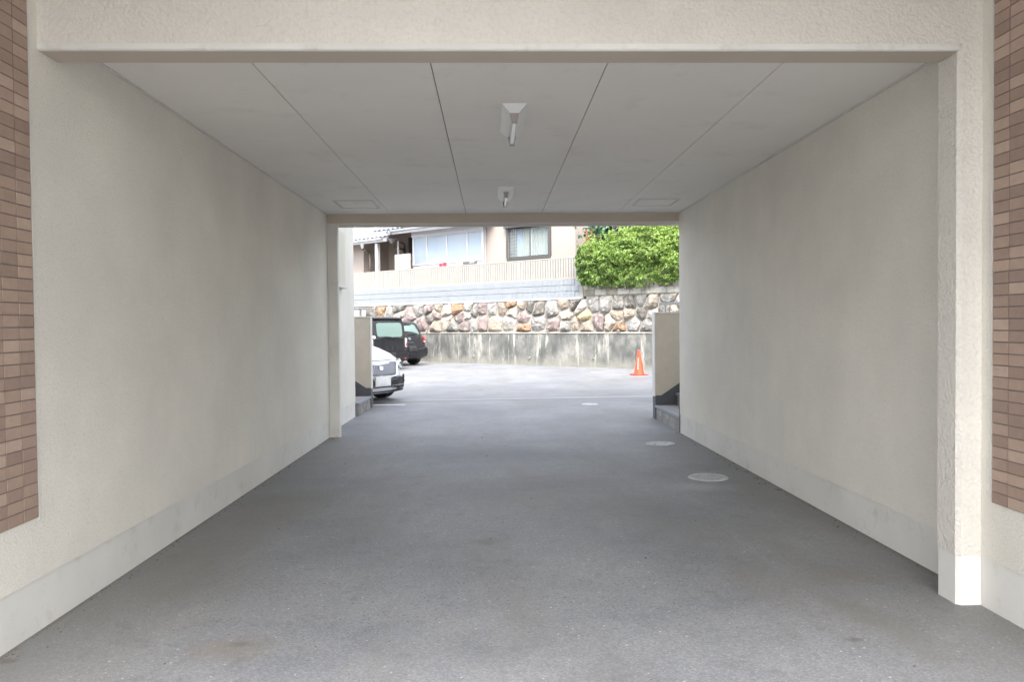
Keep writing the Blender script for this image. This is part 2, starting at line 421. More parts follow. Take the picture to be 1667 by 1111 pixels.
# ceiling panels (each board a piece) on a dark backing
part('ceiling_backing', B(XL, XR, y1, YB, ZC+.012, ZC+.03), 'gap', bld)
jx = [XL+.006, -1.171, -.293, .590, 1.475, XR-.006]; jy = [y1+.002, 4.15, 5.35, 6.75, 7.66, YB-.002]
for a, b_ in zip(jx, jx[1:]):
    for c, d in zip(jy, jy[1:]):
        part('ceiling_panel', B(a+.0028, b_-.0028, c+.0004, d-.0004, ZC, ZC+.010), 'ceil', bld)
for x0, x1 in ((XL, XL+.014), (XR-.014, XR)):
    part('ceiling_trim', B(x0, x1, y1, YB, ZC-.010, ZC-.001), 'trim', bld)

# wall tiles: brown 45 x 95 mm tiles on recessed grout
tcols = [tuple((v*.72+a*.28)*k for v, a, k in zip(c, (.225, .166, .132), (1.68, 1.62, 1.60))) for c in [(.205, .148, .118), (.235, .172, .138), (.185, .132, .106), (.29, .225, .180), (.225, .168, .130), (.265, .20, .155), (.165, .118, .095)]]
def tile_field(xf, sgn, yedge, zbot, ncol, nrow, parent, visible_cols):
    fd = .008
    # thin border bead round the field, grout bed 3 mm proud of the stucco, tiles 4 mm proud of that
    a, b_ = xf-.003*sgn, xf+.002*sgn
    bed = part('tile_bed', B(min(a, b_), max(a, b_), yedge-ncol*.0995, yedge, zbot, zbot+nrow*.0497), 'grout', parent)
    t = MB().box(-.0025, .0025, -.0468, .0468, -.0221, .0221)
    me = t.mesh('tile', M['tile'], bevel=.0011)
    rest = MB(); restm = []
    for c in range(ncol):
        for r in range(nrow):
            y = yedge-(c+.5)*.0995; z = zbot+(r+.5)*.0497; x = xf-(.0035+random.uniform(-.0006, .0006))*sgn
            if c < visible_cols:
                link('tile', me, bed, (x, y, z), (random.uniform(-.004, .004), 0, random.uniform(-.006, .006)), random.choice(tcols))
            else:
                rest.box(x-.0025, x+.0025, y-.0468, y+.0468, z-.0221, z+.0221)
    o = part('tile', rest, 'tile', bed, fix=False); o['kind'] = 'stuff'; o.color = (.22, .165, .13, 1)
    return bed
NR = 50
tile_field(XL, -1, 3.118, .482, 21, NR, wl, 3)
tile_field(XA, 1, 3.112, .480, 21, NR, wa, 2)
for xf, sgn, par in ((XL, -1, wl), (XA, 1, wa)):
    x0, x1 = sorted((xf, xf-.005*sgn))
    part('plaster_margin', B(x0, x1, 3.119, 3.127, .47, 3.0), 'trim', par)

# metal corner strip at the end of the right wall
part('corner_guard', B(XR-.006, XR+.02, YB-.001, YB+.012, -.05, .285), 'postdark', wr)
# rear face of the building (light side walls beyond the beam)
part('rear_wall', B(XR+.26, 9, YB-.0095, YB, -.3, 3.3), 'stucco', bld)

# meter box on the recessed wall past the beam
mbx = thing('meter_box', 'shallow cream metal cabinet fixed high on the wall past the left jamb', 'cabinet', (-1.99, 9.28, 1.80))
part('cabinet_door', B(.0, .055, 0, .55, 0, .70), 'panel_cream', mbx, bevel=.006)
part('drip_ledge', B(.0, .075, -.02, .57, -.035, -.002), 'trim', mbx, bevel=.004)
part('hinge', B(.056, .062, .02, .04, .45, .62), 'postdark', mbx)

# access hatches in the ceiling
def hatch(x, y, w_, d_, label):
    h = thing('ceiling_hatch', label, 'access hatch', (x, y, ZC), 0, 'square access hatches in the ceiling')
    f = MB(); t = .016
    for a in ((0, w_, 0, t), (0, w_, d_-t, d_), (0, t, t, d_-t), (w_-t, w_, t, d_-t)):
        f.box(a[0], a[1], a[2], a[3], -.009, -.0005)
    part('frame', f, 'trim', h)
    part('shadow_gap', B(t, w_-t, t, d_-t, -.003, -.0006), 'gap', h)
    part('hatch_panel', B(t+.007, w_-t-.007, t+.007, d_-t-.007, -.006, -.0031), 'ceil', h)
hatch(-1.64, 7.69, .42, .50, 'square flush hatch in the ceiling at the left wall side')
hatch(1.555, 7.69, .43, .42, 'square flush hatch in the ceiling at the right wall side')

# fluorescent fittings (unlit)
def fitting(y, label):
    L = .66; Wd = .152; H = .048; bw = .05
    t = thing('ceiling_light', label, 'ceiling light', (.146, y, ZC), 0, 'unlit fluorescent fittings along the ceiling')
    m = MB().add([(-Wd/2, 0, 0), (Wd/2, 0, 0), (Wd/2, L, 0), (-Wd/2, L, 0), (-bw/2, .035, -H), (bw/2, .035, -H), (bw/2, L-.035, -H), (-bw/2, L-.035, -H)],
                 [(0, 1, 2, 3), (7, 6, 5, 4), (0, 4, 5, 1), (1, 5, 6, 2), (2, 6, 7, 3), (3, 7, 4, 0)])
    part('reflector', m, 'white', t, bevel=.002)
    for ya, yb in ((.03, .075), (L-.075, L-.03)):
        part('socket', MB().prism([(-.026, -H-.001), (.026, -H-.001), (.016, -H-.052), (-.016, -H-.052)], 'y', ya, yb), 'lampmetal', t)
    part('tube', MB().cyl((0, .076, -H-.034), (0, L-.076, -H-.034), .0155, n=16), 'tube', t, smooth=.6)
fitting(4.36, 'nearer unlit white ceiling light with a bare tube')
fitting(6.96, 'farther unlit white ceiling light, close to the rear beam')

# ------------------------------------------------------------------ stairs at both sides of the rear opening
def stairs(name_label, x0, sgn, yf, yb, ypar, group):
    """steps climb away from the drive in direction sgn; riser faces the drive at x0"""
    t = thing('entrance_stairs', name_label, 'stairs', (x0, yf, GL), 0, group)
    dy = yb-yf
    for k in range(4):
        xa = sgn*(.28*k)
        z0 = .165*k; z1 = .165*(k+1)+.03
        lo, hi = sorted((xa+.012*sgn, xa+sgn*(.28 if k < 3 else 1.2)))
        st = part('step', B(lo, hi, .005, dy-.005, max(0, z0-.02), z1-.035), 'tread', t)
        lo, hi = sorted((xa-.01*sgn, xa+.05*sgn))
        part('nosing', B(lo, hi, .004, dy-.004, z1-.034, z1), 'nosing', st, bevel=.006)
        lo2, hi2 = sorted((xa+.051*sgn, xa+sgn*(.28 if k < 3 else 1.2)))
        part('tread', B(lo2, hi2, .004, dy-.004, z1-.034, z1-.002), 'tread', st)
        if k == 0:   # tiled riser
            n_ = int(dy/.1)
            me = MB().box(-.004, .004, -.047, .047, -.034, .034).mesh('riser_tile', M['tile'], bevel=.002)
            for i in range(n_):
                for j in range(2):
                    gcol = random.uniform(.17, .33)
                    link('riser_tile', me, st, (xa+.009*sgn, (i+.5)*dy/n_, .036+j*.073), (0, 0, 0), (gcol, gcol*.97, gcol*.93))
    # parapet beyond the steps with its dark stringer band
    py = ypar-yf
    X1 = sgn*1.6
    H = 1.445
    lo, hi = sorted((0, X1))
    pp = part('parapet', B(lo, hi, py, py+.15, .31, H), 'parapet', t, bevel=.006)
    pts = [(-.004*sgn, 0), (X1, 0), (X1, 1.5), (.075*sgn+.0, .325), (-.004*sgn, .325)]
    if sgn < 0: pts = pts[::-1]
    # band is 6 mm proud of the parapet on the step side
    base = MB().prism([(p[0], min(p[1], 1.35)) for p in pts], 'y', py-.006, py-.0005)
    part('stringer_band', base, 'darkbase', t)
    lo, hi = sorted((-.005*sgn, X1))
    part('parapet_foot', B(lo, hi, py, py+.155, 0, .3095), 'darkbase', t)
    lo, hi = sorted((-.012*sgn, -.001*sgn))
    part('corner_bead', B(lo, hi, py-.004, py+.152, .31, H+.004), 'trim', pp)
    part('coping', B(*sorted((-.012*sgn, X1)), py-.006, py+.156, H+.001, H+.022), 'trim', pp, bevel=.004)
    r = thing('handrail', 'white metal handrail on the %s stair parapet' % ('right' if sgn > 0 else 'left'), 'handrail', (x0, ypar, GL+H+.022), 0, 'handrails on the stair parapets')
    part('post', MB().cyl((.16*sgn, .075, 0), (.16*sgn, .075, .10), .022), 'alu', r)
    part('post', MB().cyl((1.2*sgn, .075, 0), (1.2*sgn, .075, .10), .022), 'alu', r)
    part('rail', B(*sorted((.06*sgn, 1.7*sgn)), .05, .10, .10, .135), 'alu', r, bevel=.008)
    return t
stairs('grey edged entrance steps with cream parapet at the right of the passage', 2.225, 1, 8.67, 9.98, 9.99, 'stairs flanking the passage')
stairs('grey edged entrance steps with cream parapet at the left of the passage', -1.945, -1, 10.71, 11.77, 11.78, 'stairs flanking the passage')

# ------------------------------------------------------------------ ground fittings
def disc_cover(x, y, r, label, style):
    t = thing('manhole_cover', label, 'manhole cover', (x, y, G(y)), 0, 'round covers set in the asphalt')
    t.rotation_euler = (-.0066 if y < 10 else 0, 0, .5)
    part('frame', MB().lathe([(r-.016, .003), (r-.012, .009), (r-.004, .009), (r+.003, .0015)], 40), 'iron', t)
    part('bed', MB().cyl((0, 0, -.02), (0, 0, .002), r-.016, n=40), 'ironhole' if style == 'grid' else 'iron', t)
    m = MB()
    if style == 'grid':
        st = .023
        k = int(r/st)+1
        for i in range(-k, k+1):
            for j in range(-k, k+1):
                x_, y_ = i*st, j*st
                if math.hypot(x_, y_) < r-.026: m.box(x_-.0068, x_+.0068, y_-.0068, y_+.0068, .0021, .0075)
        o = part('raised_studs', m, 'iron', t, fix=False); o['kind'] = 'stuff'
        part('cover_rim', MB().lathe([(r-.030, .0021), (r-.028, .0078), (r-.020, .0078), (r-.018, .0021)], 40), 'iron', t)
    else:
        part('cover', MB().lathe([(.0001, .0055), (r-.030, .006), (r-.024, .008), (r-.018, .0021)], 40), 'iron', t, smooth=.5)
        for a in (0.1, 3.24):
            part('lifting_hole', MB().cyl((c_(a)*(r-.07), s_(a)*(r-.07), .0058), (c_(a)*(r-.07), s_(a)*(r-.07), .0066), .013), 'ironhole', t)
    return t
disc_cover(1.779, 6.034, .160, 'studded round iron cover, nearest to the viewer by the right wall', 'grid')
disc_cover(1.794, 7.838, .157, 'plain round cover with two lifting holes by the end of the right wall', 'plain')
disc_cover(1.575, 11.92, .135, 'pale plain round cover out in the open beyond the passage', 'plain')

gr = thing('drain_grating', 'long narrow steel drain grating crossing the asphalt beyond the passage', 'drain', (-6.0, 12.50, GL), math.atan2(.3, 4.62))
L = 15
part('channel', B(0, L, -.11, .11, -.02, .002), 'ironhole', gr)
f = MB().box(0, L, -.12, -.105, .001, .008).box(0, L, .105, .12, .001, .008); part('frame', f, 'iron', gr)
m = MB()
for i in range(int(L/.045)): m.box(i*.045, i*.045+.022, -.1045, .1045, .0025, .0068)
o = part('crossbars', m, 'iron', gr, fix=False); o['kind'] = 'stuff'
ml = part('parking_line', B(-8, -1.45, 12.16, 12.26, GL+.003, GL+.005), 'line', None); tag(ml, 'worn white parking line painted in front of the white sedan', None, None, 'structure')
for x, y, a in ((-1.9, 17.0, .25), (-1.1, 21.4, .3), (2.8, 19.9, 2.5)):
    m_ = part('paint_mark', B(-.15, .15, -.025, .025, 0, .002), 'line', None); m_.location = (x, y, GL+.003); m_.rotation_euler = (0, 0, a)
    tag(m_, 'short worn white paint mark on the parking lot', None, 'worn paint marks on the lot', 'structure')

# loose grit and dry bits gathered along the walls
m = MB()
for k in range(520):
    y = random.uniform(2.4, 8.6)
    if k < 420: x = (XL+abs(random.gauss(0, .05))+.006) if random.random() < .5 else (XR-abs(random.gauss(0, .05))-.006)
    else: x = random.uniform(XL, XR)
    r = random.uniform(.0015, .006) if k % 9 else random.uniform(.006, .012); z = G(y)
    a = random.uniform(0, 3)
    m.add([(x+r*c_(a+q*2.094), y+r*1.3*s_(a+q*2.094), z) for q in range(3)]+[(x, y, z+r*.8)], [(0, 1, 3), (1, 2, 3), (2, 0, 3)])
gt = part('grit', m, 'bark', None, fix=False); tag(gt, 'loose dark grit and dry bits along the foot of the passage walls', None, None, 'stuff')

# cone
cn = thing('traffic_cone', 'orange plastic traffic cone standing on the lot by the stained concrete wall', 'cone', (3.72, 18.6, GL), .2)
part('cone_body', MB().lathe([(.135, .028), (.125, .05), (.03, .60), (.026, .625), (.02, .635), (.0001, .637)], 28), 'orange', cn, smooth=.6)
part('base', B(-.175, .175, -.175, .175, .006, .028), 'orange', cn, bevel=.01)
m = MB()
for sx in (-1, 1):
    for sy in (-1, 1): m.box(sx*.16-.045, sx*.16+.045, sy*.16-.045, sy*.16+.045, 0, .0055)
part('weight_ring', B(-.185, .185, -.185, .185, .0, .0055), 'blkplastic', cn)
pr = MB()
for i in range(9):   # column of small printed characters running up the cone
    z = .16+i*.033; r = .125-(z-.05)/.55*.095+.002
    a = math.radians(232)
    for k in range(2):
        for q in range(2):
            aa = a+(k-.5)*.012/r; zz_ = z+(q-.5)*.012
            pr.add([(r*c_(aa-.005/r), r*s_(aa-.005/r), zz_-.004), (r*c_(aa+.005/r), r*s_(aa+.005/r), zz_-.004), (r*c_(aa+.005/r), r*s_(aa+.005/r), zz_+.005), (r*c_(aa-.005/r), r*s_(aa-.005/r), zz_+.005)], [(0, 1, 2, 3)])
part('print', pr, 'ink', cn, fix=False)

# ------------------------------------------------------------------ back wall frame: s along the wall, d behind it
E0 = Vector((1.144, 23.539, 0)); ANG = math.atan2(-.634, .773)
def wthing(name, label, cat, s=0, d=0, z=0, group=None):
    e = Vector((math.cos(ANG), math.sin(ANG), 0)); b = Vector((-e.y, e.x, 0))
    return thing(name, label, cat, E0+e*s+b*d+Vector((0, 0, z)), ANG, group)
ZT = .98
rw = wthing('retaining_wall', 'low stained concrete wall with a band of rubble stones on top', 'retaining wall')
part('concrete_base', MB().prism([(0, -.4), (.6, -.4), (.6, ZT), (.03, ZT)], 'x', -22, 12), 'concrete', rw)
part('mortar_ledge', MB().prism([(.012, ZT+.001), (.5, ZT+.001), (.5, ZT+.05), (.05, ZT+.045), (.015, ZT+.03)], 'x', -22, 12), 'mortar', rw)
for s, z in ((-2.35, 1.06), (.78, 1.06), (-4.5, 1.06), (3.3, 1.06), (.05, .20), (2.43, .22), (-2.31, .21), (-4.6, .2), (4.45, 1.06)):
    dd = .0 if z < .9 else -.03
    wp = MB().lathe([(.024, 0), (.024, .05), (.036, .05), (.036, 0)], 14)
    wp.v = [(v[0], -v[2], v[1]) for v in wp.v]
    o = part('weep_pipe', wp, 'mortar', rw); o.location = (s, dd+.02, z)
    q = part('hole', MB().cyl((0, 0, 0), (0, -.012, 0), .025), 'gap', o)
# stone band: cells grown round hand-placed seeds
W, Gy, P_, T_, O_, C_, D_ = (.56, .52, .45), (.34, .325, .30), (.33, .24, .225), (.46, .36, .26), (.42, .22, .09), (.58, .50, .38), (.19, .175, .15)
Yw = (.60, .47, .20)
seeds_px = [(762,500,W),(746,503,O_),(759,513,W),(750,515,P_),(759,531,P_),(783,505,P_),(785,525,P_),(802,503,Gy),(815,502,T_),(806,527,T_),(832,494,O_),(849,494,T_),(836,506,C_),
 (831,527,W),(852,517,P_),(851,536,O_),(862,497,D_),(875,502,D_),(878,527,Gy),(898,503,Gy),(904,530,P_),(918,495,T_),(934,495,D_),(923,513,C_),(923,530,Gy),(937,528,T_),
 (950,513,Yw),(944,503,W),(966,496,Gy),(984,494,Gy),(1006,496,Gy),(1025,496,D_),(975,524,P_),(955,533,T_),(1006,514,T_),(1007,534,O_),(996,526,C_),(1024,510,T_),(1032,526,Gy),
 (1045,510,D_),(1062,512,W),(1055,532,Gy),(1058,494,C_),(1042,488,Gy),(1087,487,Gy),(1098,503,C_),(1084,502,D_),(1085,525,T_),(1102,530,Gy),
 (583,513,C_),(607,509,D_),(621,507,O_),(631,511,Gy),(647,503,D_),(649,514,W),(667,518,P_),(682,503,Gy),(697,504,P_),(690,527,P_),(701,517,D_),(710,513,P_),(711,531,T_),
 (714,501,T_),(724,507,C_),(727,524,C_),(738,532,Gy),(672,533,Gy),(655,528,Gy),(630,528,D_),(605,527,T_),(772,506,Gy),(771,527,Gy)]
eV = Vector((math.cos(ANG), math.sin(ANG), 0)); bV = Vector((-eV.y, eV.x, 0))
def pxw(u, v, d):
    r = Fv*FPX+Rc*(u-833.5)-Uc*(v-555.5)
    t = (d-(Vector((0, 0, CAMZ))-E0).dot(bV))/r.dot(bV)
    P = Vector((0, 0, CAMZ))+r*t
    return (P-E0).dot(eV), P.z
seeds = []
for u, v, c in seeds_px:
    s, z = pxw(u, v, .12); seeds.append((s, z, c))
smin, smax = min(q[0] for q in seeds), max(q[0] for q in seeds)
pal = [W, Gy, P_, T_, O_, C_, D_, Gy, P_]
for rng in ((-20, smin-.25), (smax+.25, 11.5)):
    s = rng[0]
    while s < rng[1]:
        for z in (1.12, 1.48, 1.86):
            seeds.append((s+random.uniform(-.12, .12), z+random.uniform(-.1, .1), random.choice(pal)))
        s += .44
ext = []
for (s, z, c) in seeds:      # split very wide gaps by nothing; cells clip against neighbours
    ext.append((s, z, c))
def clip(poly, nx, nz, k):
    out = []
    for i in range(len(poly)):
        a, b = poly[i], poly[(i+1) % len(poly)]
        da, db = a[0]*nx+a[1]*nz-k, b[0]*nx+b[1]*nz-k
        if da <= 0: out.append(a)
        if (da < 0) != (db < 0):
            t = da/(da-db); out.append((a[0]+(b[0]-a[0])*t, a[1]+(b[1]-a[1])*t))
    return out
def ztop(s): return 2.045 if s < 1.9 else 2.13
nst = 0
for i, (s, z, c) in enumerate(ext):
    zt = ztop(s)
    poly = [(s-.45, ZT+.045), (s+.45, ZT+.045), (s+.45, zt), (s-.45, zt)]
    for j, (s2, z2, _) in enumerate(ext):
        if j == i or abs(s2-s) > 1.1: continue
        dx, dz = s2-s, z2-z
        poly = clip(poly, dx, dz, (s2*s2+z2*z2-s*s-z*z)/2)
        if len(poly) < 3: break
    if len(poly) < 3: continue
    cx = sum(p[0] for p in poly)/len(poly); cz = sum(p[1] for p in poly)/len(poly)
    # shrink for the joint, then subdivide and round the corners a little
    pts = []
    for k in range(len(poly)):
        a, b = Vector(poly[k]), Vector(poly[(k+1) % len(poly)])
        if (a-b).length < .03: continue
        m_ = max(1, int((b-a).length/.13))
        for q in range(m_): pts.append(a.lerp(b, (q+.25)/m_)); 
        pts.append(a.lerp(b, .9))
    if len(pts) < 5: continue
    cc0 = Vector((cx, cz)); rr = max((p-cc0).length for p in pts)
    rings = []
    dep = random.uniform(.10, .20)
    tilt = Vector((random.uniform(-.35, .35), random.uniform(-.35, .35)))
    for sc, dd in ((1.0, .10), (1.0, -.015), (.90, -.45*dep), (.66, -.85*dep), (.32, -1.0*dep)):
        ring = []
        for p in pts:
            q = cc0+(p-cc0)*sc*(1-.018/max(.08, (p-cc0).length))
            if sc < 1: q += Vector((random.uniform(-1, 1), random.uniform(-1, 1)))*.022
            off = dd+(tilt.dot(q-cc0)*.5 if sc < 1 else 0)+(random.uniform(-.02, .02) if sc < .95 else 0)
            ring.append((q.x, .12+off+(q.y-ZT)*.08, q.y))
        rings.append(ring)
    n_ = len(pts); m = MB(); vs = [v for r in rings for v in r]+[(cx, .12-dep*1.0+(cz-ZT)*.08+random.uniform(-.015, .015), cz)]
    fs = [(r*n_+k, r*n_+(k+1) % n_, (r+1)*n_+(k+1) % n_, (r+1)*n_+k) for r in range(4) for k in range(n_)]
    fs += [(4*n_+k, 4*n_+(k+1) % n_, 5*n_) for k in range(n_)]
    m.add(vs, fs)
    me = m.mesh('stone', M['stone'], smooth=.45)
    j = random.uniform(.48, .74)
    link('stone', me, rw, color=tuple((x*.72+.28*sum(c)/3)*j for x in c)); nst += 1
part('mortar_bed', MB().prism([(.10, ZT+.051), (.5, ZT+.051), (.5, 2.03), (.19, 2.03)], 'x', -22, 12), 'mortar', rw)

# terrace above
te = part('terrace_ground', B(-24, 12, .46, 30, 1.0, 2.5), 'earth', None); te.matrix_world = Matrix.Translation(E0) @ Matrix.Rotation(ANG, 4, 'Z'); tag(te, 'raised earth terrace behind the retaining wall', None, None, 'structure')

# ribbed white block wall
bw = wthing('block_wall', 'white wall of fine ribbed blocks in three courses above the rubble stones', 'wall')
part('footing', MB().prism([(.14, 2.031), (.5, 2.031), (.5, 2.10), (.16, 2.10)], 'x', -20, 1.93), 'ribblock', bw)
part('core', B(-20, 1.86, .225, .38, 2.10, 2.66), 'ribblock', bw)
m = MB(); bl, bh = .394, .178
for i in range(8):
    a = i*bl/8; m.box(a+.006, a+bl/8-.010, 0, .025, 0, bh)
m.box(0, bl, .0251, .05, 0, bh)
me = m.mesh('block', M['ribblock'], fix=False)
for r in range(3):
    s = 1.86-.4+(.2 if r % 2 else 0)-.2; k = 0
    while s > -14:
        link('block', me, bw, (s, .185, 2.105+r*.19)); s -= .4; k += 1
part('end_pier', B(1.865, 1.98, .16, .40, 2.031, 2.70), 'mortar', bw)
# weathered grey blocks on the right
gb = wthing('block_wall', 'weathered grey block wall under the hedge with dark root stains', 'wall')
me = B(0, .388, 0, .15, 0, .178).mesh('block', M['greyblock'], bevel=.008)
me2 = B(0, .388, 0, .15, 0, .178).mesh('block', M['moss'], bevel=.008)
for r in range(4):
    s = 1.99+(.2 if r % 2 else 0)
    if r % 2: part('half_block', B(1.99, 2.182, .17, .32, 2.135+r*.185, 2.135+r*.185+.178), 'greyblock', gb, bevel=.008)
    while s < 11:
        link('block', me2 if (random.random() < .28) else me, gb, (s, .17+random.uniform(-.006, .006), 2.135+r*.185)); s += .395
part('joint_fill', B(1.985, 11.2, .19, .5, 2.10, 2.88), 'moss', gb)

# slat fence
fe = wthing('slat_fence', 'low cream fence of vertical slats standing on the white block wall', 'fence')
m0 = MB().box(0, .080, 0, .018, 0, .60).mesh('slat', M['slat'], bevel=.003)
s = -14.0; k = 0
while s < 1.88:
    link('slat', m0, fe, (s, .29+random.uniform(-.002, .002), 2.72), (0, 0, random.uniform(-.03, .03))); s += .098; k += 1
part('top_rail', B(-14, 1.92, .285, .335, 3.322, 3.362), 'slat', fe, bevel=.004)
part('bottom_rail', B(-14, 1.92, .285, .335, 2.675, 2.715), 'slat', fe, bevel=.004)
pm_ = B(0, .03, .275, .2895, 2.72, 3.32).mesh('post', M['gutter'])
for s in (-13.4, -11.4, -9.4, -7.45, -5.61, -3.67, -2.14, -.6, .83, 1.8): link('post', pm_, fe, (s, 0, 0))
part('slat_gap_shade', B(-14, 1.9, .345, .350, 2.73, 3.31), 'backing', fe)  # added dark sheet, coloured as the shade seen between the slats

# ------------------------------------------------------------------ hedge
def leaves(n, sampler, size, name, mat, parent, sq=.5):
    P, Nn, tint = sampler(n)
    n = len(P)
    r = RNG.normal(size=(n, 3)); d = Nn*.7+r*.75; d /= np.linalg.norm(d, axis=1)[:, None]
    a = np.cross(d, RNG.normal(size=(n, 3))); a /= np.linalg.norm(a, axis=1)[:, None]
    b = np.cross(d, a)
    sz = size*RNG.uniform(.6, 1.3, n)[:, None]
    V = np.stack([P-a*sz*.5, P+b*sz*sq*.5+d*sz*.08, P+a*sz*.5, P-b*sz*sq*.5+d*sz*.08], 1).reshape(-1, 3)
    me = bpy.data.meshes.new(name)
    me.vertices.add(n*4); me.vertices.foreach_set('co', V.astype(np.float32).ravel())
    idx = np.arange(n)[:, None]*4
    F = np.concatenate([idx+np.array([0, 1, 2]), idx+np.array([0, 2, 3])], 1).ravel()
    me.loops.add(n*6); me.loops.foreach_set('vertex_index', F.astype(np.int32))
    me.polygons.add(n*2); me.polygons.foreach_set('loop_start', (np.arange(n*2)*3).astype(np.int32)); me.polygons.foreach_set('loop_total', np.full(n*2, 3, np.int32))
    at = me.attributes.new('tint', 'FLOAT', 'POINT'); at.data.foreach_set('value', np.repeat(tint, 4).astype(np.float32))
    me.materials.append(M[mat]); me.update(calc_edges=True)
    return link(name, me, parent)
from mathutils import noise as mn
hg = wthing('hedge', 'dense bright green clipped hedge spilling over the grey block wall', 'hedge')
def htop(s): return float(np.interp(s, [1.55, 1.9, 2.2, 2.6, 3.0, 3.5, 4.2, 5, 12], [3.4, 3.56, 3.66, 3.70, 3.84, 4.0, 4.08, 3.98, 4.0]))
def hbot(s): return float(np.interp(s, [1.55, 1.8, 2.05, 2.6, 3.1, 3.8, 4.0, 4.4, 4.8, 5.2, 12], [3.3, 2.75, 2.42, 2.36, 2.36, 2.30, 2.27, 2.42, 2.34, 2.44, 2.4]))
def hs_(n):
    P = []; Nn = []; T = []
    while len(P) < n:
        s = random.uniform(1.86, 9.5); zt, zb = htop(s), hbot(s)
        sm = mn.fractal(Vector((s*2.2, 3.3, 0)), 1, 2, 3)*.08; zt += sm
        f = random.random()
        clump = mn.noise(Vector((s*3.1, 1.7, 0)))
        if f < .80:
            z = zb+(zt-zb)*random.random()**.9
            lump = mn.noise(Vector((s*2.6, z*2.6, 5)))*.18+mn.noise(Vector((s*8, z*8, 9)))*.16
            base = -.02+.22*max(0, (z-zb)/(zt-zb)-.75)*2-.16*math.sin(math.pi*min(1, (z-zb)/(zt-zb)))
            ledge = max(0, 2.0-s)*.5
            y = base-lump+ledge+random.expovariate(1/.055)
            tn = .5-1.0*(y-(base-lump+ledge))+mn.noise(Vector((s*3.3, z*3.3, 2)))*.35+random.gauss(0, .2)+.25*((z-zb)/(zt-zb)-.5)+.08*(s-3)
            n3 = (0, -1, .35)
        else:
            y = random.uniform(.0, 1.1); z = zt-abs(random.gauss(0, .05))-.1*(y-.5)**2+mn.noise(Vector((s*6, y*6, 1)))*.09
            tn = .7+random.gauss(0, .2); n3 = (0, -.3, 1)
        P.append((s, y, z)); Nn.append(n3); T.append(min(1, max(0, tn)))
    return np.array(P), np.array(Nn), np.array(T)
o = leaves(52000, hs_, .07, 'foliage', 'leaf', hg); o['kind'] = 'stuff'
# loose twigs sticking out of the top
def hs2(n):
    P = []; Nn = []; T = []
    for k in range(n//14):
        s = random.uniform(1.9, 9); zt = htop(s); y = random.uniform(-.1, .6); h = random.uniform(.08, .28); lx, ly = random.gauss(0, .06), random.gauss(-.02, .06)
        for q in range(14):
            t = random.random(); P.append((s+lx*t+random.gauss(0, .02), y+ly*t+random.gauss(0, .02), zt+h*t)); Nn.append((0, -.4, .8)); T.append(min(1, max(0, random.gauss(.85, .15))))
    return np.array(P), np.array(Nn), np.array(T)
o = leaves(3600, hs2, .06, 'new_shoots', 'leaf', hg); o['kind'] = 'stuff'
m = MB()
nx = 40
for i in range(nx+1):
    s = 1.95+i*7.5/nx
    for (y, z) in ((.30, hbot(s)+.15), (.24, (hbot(s)+htop(s))/2), (.42, htop(s)-.2), (1.0, htop(s)-.2), (1.0, hbot(s)+.3)):
        m.v.append((s, y+random.uniform(-.04, .04), z+random.uniform(-.04, .04)))
for i in range(nx):
    for j in range(5):
        m.f.append((i*5+j, i*5+(j+1) % 5, (i+1)*5+(j+1) % 5, (i+1)*5+j))
core_mat = pm('hedge_shade_core', (.025, .035, .012), .9, .4, 15)
part('shade_core', m, core_mat, hg)  # dark filler mass, coloured as the shade seen between the leaves
m = MB()
for k in range(90):   # hanging stems over the blocks
    s = random.uniform(1.95, 8); z = hbot(s)+.1
    m.tube([(s, .14, z), (s+random.uniform(-.06, .06), .135, z-random.uniform(.1, .22))], .006, 5)
part('stems', m, 'bark', hg)

# shrub with broad leaves and a slender tree behind the hedge
sh = wthing('shrub', 'dark green broad leaved shrub rising behind the left end of the hedge', 'shrub', 2.0, 1.5, 2.5)
m = MB()
for k in range(7):
    a = random.uniform(0, 6.28); m.cyl((0, 0, 0), (.45*c_(a), .3*s_(a), 1.2+random.uniform(0, .7)), .03, .008, 6)
part('branches', m, 'bark', sh)
def sh_s(n):
    P = RNG.normal(size=(n, 3))*np.array([.36, .26, .34])+np.array([0, 0, 1.62]); nn = P-np.array([0, 0, 1.3]); return P, nn/np.linalg.norm(nn, axis=1)[:, None], RNG.uniform(0, 1, n)**1.5
o = leaves(900, sh_s, .17, 'foliage', 'bigleaf', sh, .55); o['kind'] = 'stuff'
tr = wthing('tree', 'slender grey trunked tree with dark leaves behind the hedge', 'tree', 3.1, 1.9, 2.5)
part('trunk', MB().cyl((0, 0, 0), (.05, 0, 1.6), .09, .07, 10).cyl((.05, 0, 1.6), (-.3, .1, 2.8), .06, .03, 8).cyl((.05, 0, 1.6), (.45, 0, 2.9), .06, .03, 8), 'bark', tr)
def tr_s(n):
    P = RNG.normal(size=(n, 3))*np.array([.9, .5, .45])+np.array([.2, .1, 2.5]); nn = P-np.array([.2, 0, 2.2]); return P, nn/np.linalg.norm(nn, axis=1)[:, None], RNG.uniform(0, 1, n)
o = leaves(3500, tr_s, .12, 'crown', 'bigleaf', tr, .5); o['kind'] = 'stuff'

